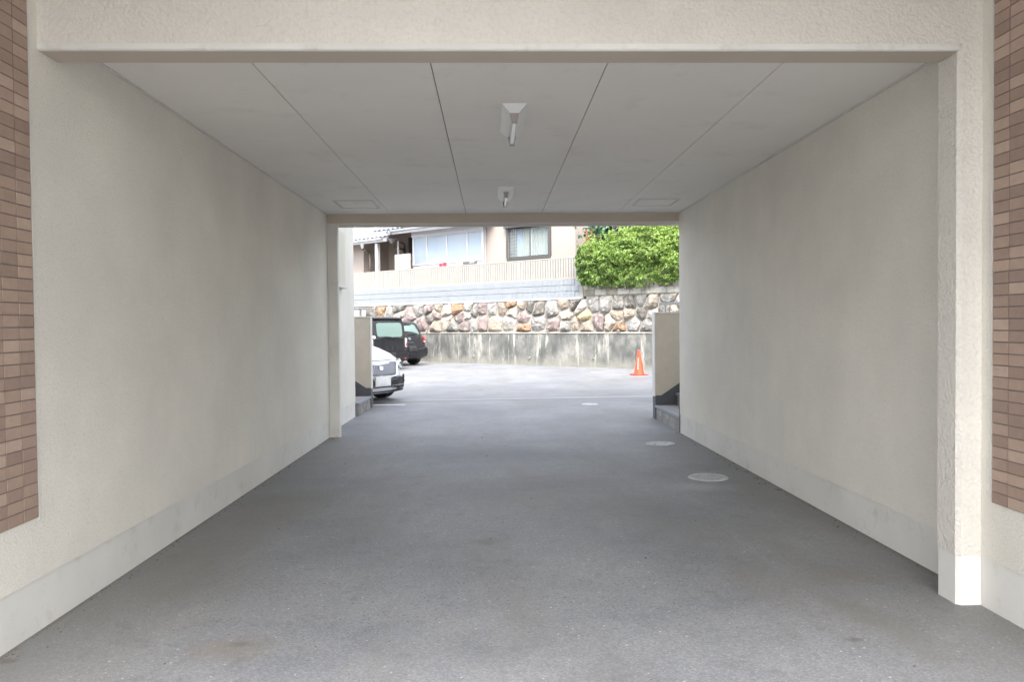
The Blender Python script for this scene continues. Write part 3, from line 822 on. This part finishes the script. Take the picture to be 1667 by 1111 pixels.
# ------------------------------------------------------------------ house on the terrace
hs0 = wthing('house', 'pinkish beige house with glazed veranda and grey tiled roof above the fence', 'house')
d0 = 2.15; wz0, wz1, ws0, ws1 = 3.63, 4.74, -2.48, -.58
wm = MB()
wm.box(-7.1, ws0, d0, d0+.18, 2.4, 6.2).box(ws1, .44, d0, d0+.18, 2.4, 6.2).box(ws0, ws1, d0, d0+.18, 2.4, wz0).box(ws0, ws1, d0, d0+.18, wz1+.16, 6.2)
part('wall', wm, 'housewall', hs0)
part('gable_wall', B(.26, .44, d0+.181, 9, 2.4, 6.2), 'housewall', hs0)
wf = part('window', MB().box(ws0, ws1, d0-.05, d0-.001, wz0-.05, wz0+.03).box(ws0-.03, ws0+.05, d0-.05, d0-.001, wz0+.031, wz1).box(ws1-.08, ws1+.03, d0-.05, d0-.001, wz0+.031, wz1), 'sash', hs0)
part('shutter_box', B(ws0-.06, ws1+.05, d0-.16, d0-.001, wz1+.001, wz1+.17), 'sash', wf, bevel=.006)
for s0, s1, dd in ((ws0+.05, -1.37, .05), (-1.50, ws1-.08, .02)):
    m = MB(); t = .035
    m.box(s0, s1, d0+dd, d0+dd+.025, wz0+.031, wz0+.031+t+.02).box(s0, s1, d0+dd, d0+dd+.025, wz1-t, wz1).box(s0, s0+t, d0+dd, d0+dd+.025, wz0+.087, wz1-t).box(s1-t, s1, d0+dd, d0+dd+.025, wz0+.087, wz1-t)
    part('sash', m, 'sash', wf)
    part('pane', B(s0+t, s1-t, d0+dd+.01, d0+dd+.014, wz0+.087, wz1-t), 'glass', wf)
def drape(s0, s1, y, z0, z1, mat, nm='curtain'):
    m = MB(); n_ = int((s1-s0)/.018)
    for i in range(n_+1):
        s = s0+(s1-s0)*i/n_; yy = y+.028*math.sin(s*52)+.01*math.sin(s*23)
        m.v += [(s, yy, z0), (s, yy, z1), (s, yy+.004, z1), (s, yy+.004, z0)]
    for i in range(n_):
        for j in range(4): m.f.append((i*4+j, i*4+(j+1) % 4, (i+1)*4+(j+1) % 4, (i+1)*4+j))
    part(nm, m, mat, hs0)
drape(-2.00, ws1, d0+.24, wz0-.05, wz1+.02, 'curtain')
drape(-2.24, -2.01, d0+.26, wz0-.05, wz1+.02, 'bluecurtain')
part('room', MB().box(ws0-.3, ws1+.3, d0+.9, d0+.95, 3.4, 5.2).box(ws0-.3, ws1+.3, d0+.19, d0+.9, 3.38, 3.40).box(ws0-.32, ws0-.3, d0+.19, d0+.9, 3.4, 5.2).box(ws1+.3, ws1+.32, d0+.19, d0+.9, 3.4, 5.2).box(ws0-.3, ws1+.3, d0+.19, d0+.9, 5.2, 5.22), 'inside', hs0)
# window grille bars on the left half
m = MB()
for i in range(5): m.box(ws0+.06+i*.085, ws0+.068+i*.085, d0-.045, d0-.037, wz0+.04, wz1-.01)
for i in range(9): m.box(ws0+.05, ws0+.45, d0-.036, d0-.030, wz0+.1+i*.12, wz0+.106+i*.12)
part('lattice', m, 'gutter', wf, fix=False)
# veranda
vs0, vs1, vd = -7.18, -3.50, 2.0
ve = part('veranda', MB().box(vs0, vs1, vd, vd+.06, 2.4, 3.66).box(vs0, vs0+.06, vd+.061, d0-.002, 2.4, 4.8).box(vs1-.06, vs1, vd+.061, d0-.002, 2.4, 4.8), 'whitepaint', hs0)
part('fascia', B(vs0-.02, vs1+.02, vd-.06, vd+.10, 4.79, 5.06), 'whitepaint', ve, bevel=.006)
part('roof', MB().prism([(vd-.08, 5.062), (d0-.002, 5.075), (d0-.002, 5.10), (vd-.08, 5.09)], 'x', vs0-.05, vs1+.05), 'whitepaint', ve)
mul = [vs0, -6.39, -5.32, -4.28, vs1]
for i, s in enumerate(mul):
    wdt = .05 if 0 < i < 4 else .07
    a = s if i == 0 else (s-wdt if i == 4 else s-wdt/2)
    part('mullion', B(a, a+wdt, vd-.02, vd+.05, 3.70, 4.75), 'whitepaint', ve)
part('sill', B(vs0, vs1, vd-.03, vd+.06, 3.661, 3.70), 'whitepaint', ve)
part('lintel', B(vs0, vs1, vd-.02, vd+.06, 4.751, 4.789), 'whitepaint', ve)
for a, b_ in zip(mul, mul[1:]): part('pane', B(a+.03, b_-.03, vd+.01, vd+.018, 3.70, 4.75), 'poly', ve)
part('corner_post', B(vs1+.002, vs1+.045, vd-.02, vd+.04, 2.4, 5.0), 'gutter', ve)
part('vent_strip', B(-4.44, -3.82, vd-.10, vd-.001, 3.54, 3.64), 'postdark', ve, bevel=.005)
part('vent_flap', B(-4.10, -3.86, vd-.115, vd-.101, 3.58, 3.62), 'alu', ve)
# gable roof over the main house: individual tiles for the rows that show
slope = .42
def roof_tile_mesh():
    m = MB(); n_ = 8
    for i in range(n_+1):
        t = i/n_; z = .028*math.sin(t*math.pi*2)+.01
        for y, dz in ((0, .035), (.30, .035+.30*slope*0)): m.v.append((t*.275, y, z+dz))
        m.v.append((t*.275, 0, z+.008)); 
    for i in range(n_):
        a, b = i*3, (i+1)*3
        m.f += [(a, b, b+1, a+1), (a+2, b+2, b, a)]
    return m.mesh('roof_tile', M['kawara'], smooth=.7)
rt = roof_tile_mesh()
def roof(s0, s1, dE, zE, rows, nm_rest, ridge_d):
    r = part('roof', MB().prism([(dE+.02, zE), (ridge_d, zE+(ridge_d-dE)*slope), (ridge_d, zE+(ridge_d-dE)*slope+.03), (dE+.02, zE+.03)], 'x', s0, s1), 'kawara', hs0)
    ang = math.atan(slope)
    for k in range(rows):
        s = s0
        while s < s1-.2:
            link('roof_tile', rt, r, (s, dE+k*.25*math.cos(ang), zE+.02+k*.25*math.sin(ang)), (ang, 0, 0)); s += .265
    return r
r1 = roof(-8.9, -3.0, 1.5, 5.10, 8, 0, 7.5)
part('verge', MB().prism([(1.45, 5.06), (7.5, 5.06+6.05*slope), (7.5, 5.24+6.05*slope), (1.45, 5.24)], 'x', -9.0, -8.9), 'whitepaint', r1)
r2 = roof(-15.6, -9.02, 2.35, 4.98, 7, 0, 6.5)
part('wing_wall', MB().box(-16, -11.3, 3.0, 3.15, 2.4, 5.15).box(-11.45, -11.3, 3.151, 4.5, 2.4, 5.3).box(-11.299, -7.0, 4.5, 4.65, 2.4, 5.6), 'housewall', hs0)
def pw(u, v, d): q = pxw(u, v, d); return (q[0], d, q[1])
part('gutter', MB().tube([(-8.1, 1.42, 5.03), (-3.0, 1.42, 5.07)], .055, 10), 'gutter', hs0, smooth=True)
part('eave_board', MB().box(-8.9, -3.0, 1.52, 1.56, 4.93, 5.09).box(-8.9, -3.0, 1.561, 2.1, 5.06, 5.09), 'whitepaint', hs0)
part('gutter', MB().tube([(-15.6, 2.28, 4.93), (-9.3, 2.28, 4.93)], .05, 10), 'gutter', hs0, smooth=True)
part('eave_board', MB().box(-15.6, -9.1, 2.37, 2.41, 4.82, 4.97).box(-15.6, -9.1, 2.411, 3.0, 4.94, 4.97), 'whitepaint', hs0)
a_ = pw(590, 398, 2.3); part('rain_hopper', MB().cyl(a_, pw(590, 405, 2.3), .10, .05, 8), 'gutter', hs0)
part('downpipe', MB().tube([pw(590, 403, 2.3), pw(590, 406, 2.35), pw(602.5, 412, 2.9), pw(603, 446, 2.9)], .045, 8), 'pipe', hs0, smooth=True)
part('rain_hopper', MB().cyl(pw(638, 389, 2.3), pw(638, 396, 2.3), .15, .07, 8), 'gutter', hs0)
part('downpipe', MB().tube([pw(640, 394, 2.3), pw(640, 400, 2.6), pw(657, 407, 4.35), pw(657.5, 414, 4.4)], .045, 8).tube([pw(645, 391, 2.6), pw(656, 396, 4.3), pw(658, 402, 4.4), pw(658, 445, 4.4)], .045, 8), 'pipe', hs0, smooth=True)
part('rain_hopper', MB().cyl(pw(634, 376, 1.42), pw(634, 382, 1.42), .10, .05, 8), 'gutter', hs0)
part('porch_post', B(-9.93, -9.78, 2.45, 2.60, 2.4, 4.80), 'whitepaint', hs0)
part('porch_post', B(-8.55, -8.50, 2.45, 2.50, 2.4, 4.80), 'whitepaint', hs0)
x_, _, z_ = pw(665, 413, 4.44); x2_, _, z2_ = pw(672, 386, 4.44)
part('side_window', B(x_, x2_+.2, 4.44, 4.499, z_, z2_), 'sash', hs0)
part('side_pane', B(x_+.08, x2_+.12, 4.43, 4.439, z_+.05, z2_-.05), 'carglass', hs0)
bs = wthing('board_screen', 'pale board screen standing beside the glazed veranda', 'screen')
for i in range(7): part('board', B(-7.50+i*.125-.2, -7.50+i*.125-.085, 1.5, 1.52, 2.5, 4.10), 'palewood', bs)
part('cross_rail', B(-7.72, -6.84, 1.521, 1.55, 3.9, 3.95), 'palewood', bs)
for s, w_, h_, lb in ((-5.38, .10, .10, 'smaller red plastic container standing left behind the fence'), (-5.21, .17, .13, 'larger red plastic container standing right behind the fence')):
    t = wthing('container', lb, 'container', s, 1.6, 3.42, 'red containers on the veranda ledge')
    part('body', B(0, w_-.03, 0, .1, 0, .10+h_), 'red', t, bevel=.012)
    part('lid', B(.01, w_-.01, .01, .09, .101+h_, .115+h_), 'whitepaint', t)
lg = wthing('ledge', 'pale narrow ledge carrying the red containers behind the fence', 'shelf', -5.6, 1.55, 2.5)
part('top', B(0, .8, 0, .25, .88, .919), 'whitepaint', lg)
part('leg', B(0, .05, .05, .2, 0, .879), 'whitepaint', lg); part('leg', B(.75, .8, .05, .2, 0, .879), 'whitepaint', lg)
# wooden fence right of the house
wfn = wthing('wooden_fence', 'red brown upright board fence between the house and the shrub', 'fence')
for i in range(11): part('board', B(.45+i*.085, .528+i*.085, 2.8+random.uniform(-.004, .004), 2.82, 2.5, 4.58), 'wood', wfn)
part('cap_rail', B(.44, 1.42, 2.76, 2.86, 4.581, 4.64), 'gutter', wfn)
# dark shed at the right
shd = wthing('shed', 'dark clad shed with a pale eave behind the right of the hedge', 'shed', 3.4, 4.0, 2.5)
part('wall', B(-.9, 6, 0, 3, 0, 2.1), 'shed', shd)
part('roof', MB().prism([(-.3, 2.101), (3.2, 2.7), (3.2, 2.78), (-.3, 2.18)], 'x', -1.1, 6.2), 'kawara', shd)
for i in range(12): part('panel', B(-.88+i*.57, -.88+i*.57+.55, -.02, -.001, .02, 2.08), 'shed', shd)
part('pale_batten', B(-.9, 6, -.06, -.021, 1.62, 1.66), 'gutter', shd)
# house far behind
fh = wthing('house', 'mauve brown house with a white framed window far behind the tiled roof', 'house', -21, 10, 2.5)
part('wall', MB().box(0, 9, 0, .2, 0, 7), 'farwall', fh)
for i in range(5): part('siding_panel', B(.02+i*.55, .55+i*.55, -.03, -.001, 4.12, 6.9), 'farwall', fh)
part('band', B(-.05, 9, -.06, -.031, 4.0, 4.1), 'postdark', fh)
wd = part('window', B(1.78, 3.0, -.08, -.032, 4.12, 5.6), 'whitepaint', fh)
part('pane', B(1.86, 2.92, -.09, -.081, 4.2, 5.5), 'poly', wd)
wd = part('window', B(3.1, 5.6, -.08, -.032, 4.12, 5.6), 'whitepaint', fh)
part('pane', B(3.2, 5.5, -.09, -.081, 4.2, 5.5), 'poly', wd)
part('roof', MB().prism([(-.6, 7.0), (3, 8.4), (3, 8.5), (-.6, 7.1)], 'x', -.5, 9.5), 'kawara', fh)

# ------------------------------------------------------------------ cars
def round_rect(w, h, r, n=5):
    pts = []
    for cx, cy, a0 in ((w/2-r, h/2-r, 0), (-w/2+r, h/2-r, 90), (-w/2+r, -h/2+r, 180), (w/2-r, -h/2+r, 270)):
        for k in range(n+1):
            a = math.radians(a0+90*k/n); pts.append((cx+r*math.cos(a), cy+r*math.sin(a)))
    return pts
def arch(cx, r, z0, n=9, rev=False):
    a0 = math.asin(max(-1, min(1, (z0-.30)/r)))
    pts = [(cx+r*math.cos(a), .30+r*math.sin(a)) for a in np.linspace(a0, math.pi-a0, n)]
    return pts[::-1] if rev else pts
class Car:
    """local frame: x forward, y left; profile runs rear bottom -> rear -> roof -> front -> bottom"""
    def __init__(s, prof, hw, tumble_z, tumble, bow_f, bow_r, xf, xr):
        s.p = prof; s.hw = hw; s.tz = tumble_z; s.tb = tumble; s.bf = bow_f; s.br = bow_r; s.xf = xf; s.xr = xr
    def dfm(s, x, t, z):
        """t in -1..1 across"""
        hw = s.hw-max(0, z-s.tz)*s.tb-max(0, .35-z)*.15
        wx = (x-s.xr)/(s.xf-s.xr)
        f = max(0, (wx-.62)/.38); r = max(0, (.35-wx)/.35)
        x2 = x-s.bf*f*abs(t)**3+s.br*r*abs(t)**3
        hw -= .10*f*f+.04*r*r
        return (x2, t*hw, z)
    def body(s, ins=.05):
        p = [Vector(q) for q in s.p]; n = len(p)
        nr = []
        for i in range(n):
            d = (p[(i+1) % n]-p[i-1]).normalized(); nr.append(Vector((-d.y, d.x)))
        area = sum(p[i].x*p[(i+1) % n].y-p[(i+1) % n].x*p[i].y for i in range(n))
        sg = 1 if area > 0 else -1
        T = [(-1, 1), (-.985, .55), (-.95, .2), (-.88, .03), (-.6, 0), (-.3, 0), (0, 0), (.3, 0), (.6, 0), (.88, .03), (.95, .2), (.985, .55), (1, 1)]
        m = MB()
        for t, k in T:
            for i in range(n):
                q = p[i]+nr[i]*sg*ins*k
                m.v.append(s.dfm(q.x, t, q.y))
        for j in range(len(T)-1):
            for i in range(n):
                a, b = j*n+i, j*n+(i+1) % n
                m.f.append((a, b, b+n, a+n))
        m.f.append(tuple(range(n))); m.f.append(tuple(range((len(T)-1)*n, len(T)*n)))
        return m
    def surf(s, z, front=False):
        """x of rear (or front) profile at height z"""
        best = None
        n = len(s.p)
        for i in range(n):
            a, b = s.p[i], s.p[(i+1) % n]
            if (a[1]-z)*(b[1]-z) <= 0 and abs(a[1]-b[1]) > 1e-6:
                x = a[0]+(b[0]-a[0])*(z-a[1])/(b[1]-a[1])
                if best is None or (x > best if front else x < best): best = x
        return best
    def patch(s, pts, off=.012, front=False, th=.03):
        """pts: outline in (t*hw = y, z); returns slab lying on the rear/front surface"""
        sg = 1 if front else -1
        m = MB(); n = len(pts)
        cy = sum(p[0] for p in pts)/n; cz = sum(p[1] for p in pts)/n
        def P(y, z, o):
            hw = s.hw-max(0, z-s.tz)*s.tb
            x, _, _ = s.dfm(s.surf(z, front), max(-1, min(1, y/hw)), z)
            return (x+sg*o, y, z)
        rings = [(1.0, -th), (1.0, off), (.6, off), (.25, off)]
        for sc, o in rings:
            for y, z in pts: m.v.append(P(cy+(y-cy)*sc, cz+(z-cz)*sc, o))
        m.v.append(P(cy, cz, off))
        for r in range(3):
            for i in range(n): m.f.append((r*n+i, r*n+(i+1) % n, (r+1)*n+(i+1) % n, (r+1)*n+i))
        for i in range(n): m.f.append((3*n+i, 3*n+(i+1) % n, 4*n))
        return m
def rr(cy, cz, w_, h_, r): return [(cy+a, cz+b) for a, b in round_rect(w_, h_, r)]
def wheels(car, xs_, hw, r, rim='alu'):
    for x in xs_:
        for sy in (-1, 1):
            w_ = part('wheel', MB().cyl((x, sy*(hw-.02), r), (x, sy*(hw-.19), r), r, n=24), 'rubber', car, smooth=.7, bevel=.015)
            part('rim', MB().cyl((x, sy*(hw-.012), r), (x, sy*(hw-.03), r), r*.66, n=20), rim, w_)
            part('hub', MB().cyl((x, sy*(hw-.006), r), (x, sy*(hw-.0125), r), r*.18, n=12), 'blkplastic', w_)
HEAD = math.atan2(.634, -.773)

# black kei van, rear towards us
vprof = [(.10, .22), (.03, .27), (.0, .34), (.0, .50), (.03, .60), (.035, .92), (.07, 1.25), (.115, 1.47), (.17, 1.535), (.30, 1.56), (1.3, 1.575), (2.2, 1.54), (2.45, 1.46), (2.85, 1.02), (3.2, .92), (3.36, .80), (3.39, .5), (3.34, .24)]
vprof += [(3.15, .22)]+arch(2.83, .31, .22)+[(1.2, .22)]+arch(.62, .31, .22)
van = thing('minivan', 'boxy black minivan parked with its rear window towards the passage', 'car', (-2.98, 21.66, GL), HEAD)
cv = Car(vprof, .7375, .95, .09, .10, .045, 3.39, 0)
part('body', cv.body(.05), 'black', van, smooth=.6)
wnd = part('rear_window', cv.patch(rr(-.03, 1.19, 1.00, .42, .09), .012), 'vanglass', van, smooth=.5)
part('window_surround', cv.patch(rr(-.03, 1.19, 1.24, .54, .11), .006), 'blkplastic', van, smooth=.5)
sf = cv.surf
part('tailgate_seam', cv.patch([(-.62, .93), (.62, .93), (.62, .938), (-.62, .938)], .004), 'blkplastic', van)
part('wiper', MB().tube([(sf(.96)-.03, -.12, .955), (sf(1.0)-.035, .22, 1.0)], .010, 6).tube([(sf(.99)-.035, -.02, .985), (sf(.99)-.035, .46, 1.0)], .007, 6).cyl((sf(.95)-.03, -.12, .95), (sf(.95), -.12, .95), .03, n=10), 'blkplastic', van)
part('sticker', cv.patch([(.585+.045*c_(a), .985+.045*s_(a)) for a in np.linspace(0, 2*math.pi, 14, endpoint=False)], .013), 'ink', van)
part('door_handle', cv.patch(rr(.02, .66, .20, .045, .02), .014), 'black', van)
part('handle_recess', cv.patch(rr(.0, .645, .30, .09, .04), .006), 'blkplastic', van)
for sy, mt in ((1, 'lampclear'), (-1, 'lampred')):
    tl = part('tail_light', cv.patch(rr(sy*.69, .80, .115 if sy > 0 else .06, .27, .025), .014), 'lampclear', van, smooth=.5)
    part('lens', cv.patch(rr(sy*.69, .745, .09 if sy > 0 else .045, .11, .018), .018), 'lampred', tl)
part('bumper', cv.patch(rr(0, .40, 1.44, .26, .06), .05, th=.06), 'black', van, smooth=.5)
part('bumper_step', cv.patch(rr(0, .285, .62, .07, .02), .056), 'blkplastic', van)
part('number_plate', cv.patch(rr(.0, .44, .33, .165, .008), .056), 'blkplastic', van)
part('reflector', cv.patch(rr(.56, .34, .10, .035, .01), .056), 'lampred', van); part('reflector', cv.patch(rr(-.56, .34, .10, .035, .01), .056), 'lampred', van)
part('roof_spoiler', MB().prism([(.09, 1.50), (.10, 1.545), (.34, 1.58), (.34, 1.55)], 'y', -.54, .54), 'black', van, bevel=.008)
for sy in (-1, 1):
    y_ = sy*.716
    for xa, xb in ((.22, .85), (.92, 1.62), (1.69, 2.35)):
        part('side_window', MB().add([(xa, sy*.735, 1.0), (xb, sy*.735, 1.0), (xb-.02 if xb < 2.3 else xb-.1, sy*.694, 1.44), (xa+.04, sy*.694, 1.44), (xa, sy*.70, 1.0), (xb, sy*.70, 1.0), (xb-.02, sy*.66, 1.44), (xa+.04, sy*.66, 1.44)],
             [(0, 1, 2, 3), (7, 6, 5, 4), (0, 4, 5, 1), (1, 5, 6, 2), (2, 6, 7, 3), (3, 7, 4, 0)]), 'carglass', van)
    part('mirror', MB().box(2.38, 2.52, sy*.80-.08, sy*.80+.08, 1.0, 1.16), 'black', van, bevel=.03)
part('windscreen', cv.patch(rr(0, 1.24, 1.14, .36, .06), .008, front=True), 'carglass', van)
wheels(van, (.62, 2.83), .74, .275)
part('exhaust', MB().cyl((.02, .38, .20), (.4, .38, .22), .028), 'chrome', van)

# black hatchback
hprof = [(.16, .20), (.05, .26), (.0, .38), (.0, .58), (.05, .66), (.12, .80), (.17, .93), (.23, .99), (.42, 1.33), (.52, 1.42), (.72, 1.455), (1.8, 1.47), (2.3, 1.42), (3.0, .99), (3.6, .88), (3.86, .72), (3.9, .48), (3.84, .22)]
hprof += [(3.55, .20)]+arch(3.15, .33, .20)+[(1.3, .20)]+arch(.72, .33, .20)
hat = thing('hatchback', 'rounded black hatchback parked beyond the minivan near the stone wall', 'car', (-2.58, 23.95, GL), HEAD)
ch_ = Car(hprof, .845, .92, .17, .22, .16, 3.9, 0)
part('body', ch_.body(.07), 'black', hat, smooth=.6)
part('rear_window', ch_.patch([(-.60, 1.03), (.60, 1.03), (.52, 1.31), (.44, 1.35), (-.44, 1.35), (-.52, 1.31)], .008), 'vanglass', hat, smooth=.5)
part('window_surround', ch_.patch([(-.68, 1.00), (.68, 1.00), (.60, 1.33), (.48, 1.385), (-.48, 1.385), (-.60, 1.33)], .004), 'blkplastic', hat)
for sy in (-1, 1):
    tl = part('tail_light', ch_.patch([(sy*.75, .74), (sy*.81, .73), (sy*.82, .86), (sy*.80, .95), (sy*.76, .94)], .02, th=.05), 'lampred', hat, smooth=.5)
    part('lens', ch_.patch(rr(sy*.76, .78, .04, .04, .012), .026), 'lampclear', tl)
    part('side_window', MB().add([(.75, sy*.83, 1.0), (2.75, sy*.83, 1.0), (2.25, sy*.715, 1.36), (.95, sy*.715, 1.38), (.75, sy*.78, 1.0), (2.75, sy*.78, 1.0), (2.25, sy*.67, 1.36), (.95, sy*.67, 1.38)],
         [(0, 1, 2, 3), (7, 6, 5, 4), (0, 4, 5, 1), (1, 5, 6, 2), (2, 6, 7, 3), (3, 7, 4, 0)]), 'carglass', hat)
    part('mirror', MB().box(2.5, 2.66, sy*.93-.09, sy*.93+.09, .98, 1.12), 'black', hat, bevel=.03)
part('bumper', ch_.patch(rr(0, .44, 1.56, .30, .09), .045, th=.08), 'black', hat, smooth=.5)
part('emblem', ch_.patch([(.052*c_(a), .885+.042*s_(a)) for a in np.linspace(0, 2*math.pi, 14, endpoint=False)], .022), 'chrome', hat)
part('tailgate_handle', ch_.patch(rr(0, .76, .30, .05, .015), .014), 'blkplastic', hat)
part('number_plate', ch_.patch(rr(0, .56, .33, .165, .008), .055), 'blkplastic', hat)
hz = ch_.surf
part('wiper', MB().tube([(hz(1.02)-.03, 0, 1.02), (hz(1.06)-.035, -.40, 1.06)], .010, 6), 'blkplastic', hat)
part('windscreen', ch_.patch(rr(0, 1.2, 1.1, .34, .05), .008, front=True), 'carglass', hat)
wheels(hat, (.72, 3.15), .835, .30)

# white sedan, front towards us (frame origin at the front bumper)
sprof = [(-4.72, .22), (-4.80, .45), (-4.78, .80), (-4.68, .98), (-4.0, 1.06), (-3.45, 1.34), (-3.0, 1.42), (-2.3, 1.45), (-1.95, 1.40), (-1.15, .98), (-.75, .915), (-.35, .82), (-.13, .735), (-.05, .64), (-.0, .50), (0, .34), (-.03, .24), (-.10, .17)]
sprof += [(-.45, .17)]+arch(-.86, .34, .17)+[(-3.2, .17)]+arch(-3.72, .34, .17)
sed = thing('sedan', 'pearl white sedan with dark mesh grille nosing out behind the left parapet', 'car', (-1.86, 12.35, GL), ANG)
cs = Car(sprof, .90, .95, .35, .42, .2, 0, -4.8)
part('body', cs.body(.06), 'pearl', sed, smooth=.7)
gri = part('grille', cs.patch([(-.42, .70), (.42, .70), (.46, .66), (.36, .49), (.30, .46), (-.30, .46), (-.36, .49), (-.46, .66)], .012, True), 'grille', sed)
def on(y, z, o):
    hw = cs.hw; x, _, _ = cs.dfm(cs.surf(z, True), y/hw, z); return (x+o, y, z)
m = MB()
for i in range(-14, 15):
    for sg in (-1, 1):
        pts = []
        for k in range(6):
            z = .475+k*.042; y = i*.05+sg*(z-.58)*.6
            if abs(y) < .30+(z-.46)*.6: pts.append(on(y, z, .018))
        if len(pts) > 1: m.tube(pts, .0022, 4)
part('mesh_bars', m, 'chrome', gri)
edge = [(-.42, .70), (.42, .70), (.46, .66), (.36, .49), (.30, .46), (-.30, .46), (-.36, .49), (-.46, .66), (-.42, .70)]
part('grille_surround', MB().tube([on(y, z, .016) for y, z in edge], .010, 6), 'chrome', gri)
# crown shaped emblem
em = [(-.030, .575), (.030, .575), (.040, .63), (.018, .606), (.0, .64), (-.018, .606), (-.040, .63)]
part('emblem', cs.patch(em, .040, True), 'chrome', sed)
part('number_plate', cs.patch(rr(0, .385, .33, .165, .008), .06, True), 'plate', sed)
lowin = part('lower_intake', cs.patch([(-.50, .445), (.50, .445), (.66, .30), (.66, .235), (-.66, .235), (-.66, .30)], .035, True, .06), 'blkplastic', sed)
part('intake_bar', cs.patch(rr(0, .30, 1.2, .014, .005), .042, True), 'chrome', lowin)
part('front_lip', cs.patch(rr(0, .195, 1.5, .045, .02), .04, True, .06), 'blkplastic', sed)
part('hood_seam', MB().tube([on(y, .728, .004) for y in np.linspace(-.62, .62, 9)], .005, 5), 'blkplastic', sed)
for sy in (-1, 1):
    hl = part('headlight', cs.patch([(sy*.50, .70), (sy*.80, .73), (sy*.86, .70), (sy*.85, .61), (sy*.60, .575), (sy*.50, .62)], .012, True, .05), 'lampclear', sed, smooth=.5)
    part('projector', MB().cyl(on(sy*.62, .64, .0), on(sy*.62, .64, .02), .045, n=14), 'carglass', hl)
    part('fog_light', cs.patch(rr(sy*.76, .36, .10, .10, .045), .02, True), 'lampclear', sed)
    part('fog_bezel', cs.patch(rr(sy*.76, .36, .18, .20, .05), .012, True), 'blkplastic', sed)
    part('mirror', MB().box(-1.75, -1.58, sy*1.0-.09, sy*1.0+.09, .98, 1.12), 'pearl', sed, bevel=.03)
    part('side_window', MB().add([(-3.9, sy*.885, 1.03), (-1.45, sy*.885, 1.0), (-2.05, sy*.755, 1.36), (-3.35, sy*.755, 1.33), (-3.9, sy*.84, 1.03), (-1.45, sy*.84, 1.0), (-2.05, sy*.72, 1.36), (-3.35, sy*.72, 1.33)],
         [(0, 1, 2, 3), (7, 6, 5, 4), (0, 4, 5, 1), (1, 5, 6, 2), (2, 6, 7, 3), (3, 7, 4, 0)]), 'carglass', sed)
part('windscreen', cs.patch([(-.66, 1.03), (.66, 1.03), (.56, 1.36), (-.56, 1.36)], .008, True), 'carglass', sed)
wheels(sed, (-.86, -3.72), .89, .32)
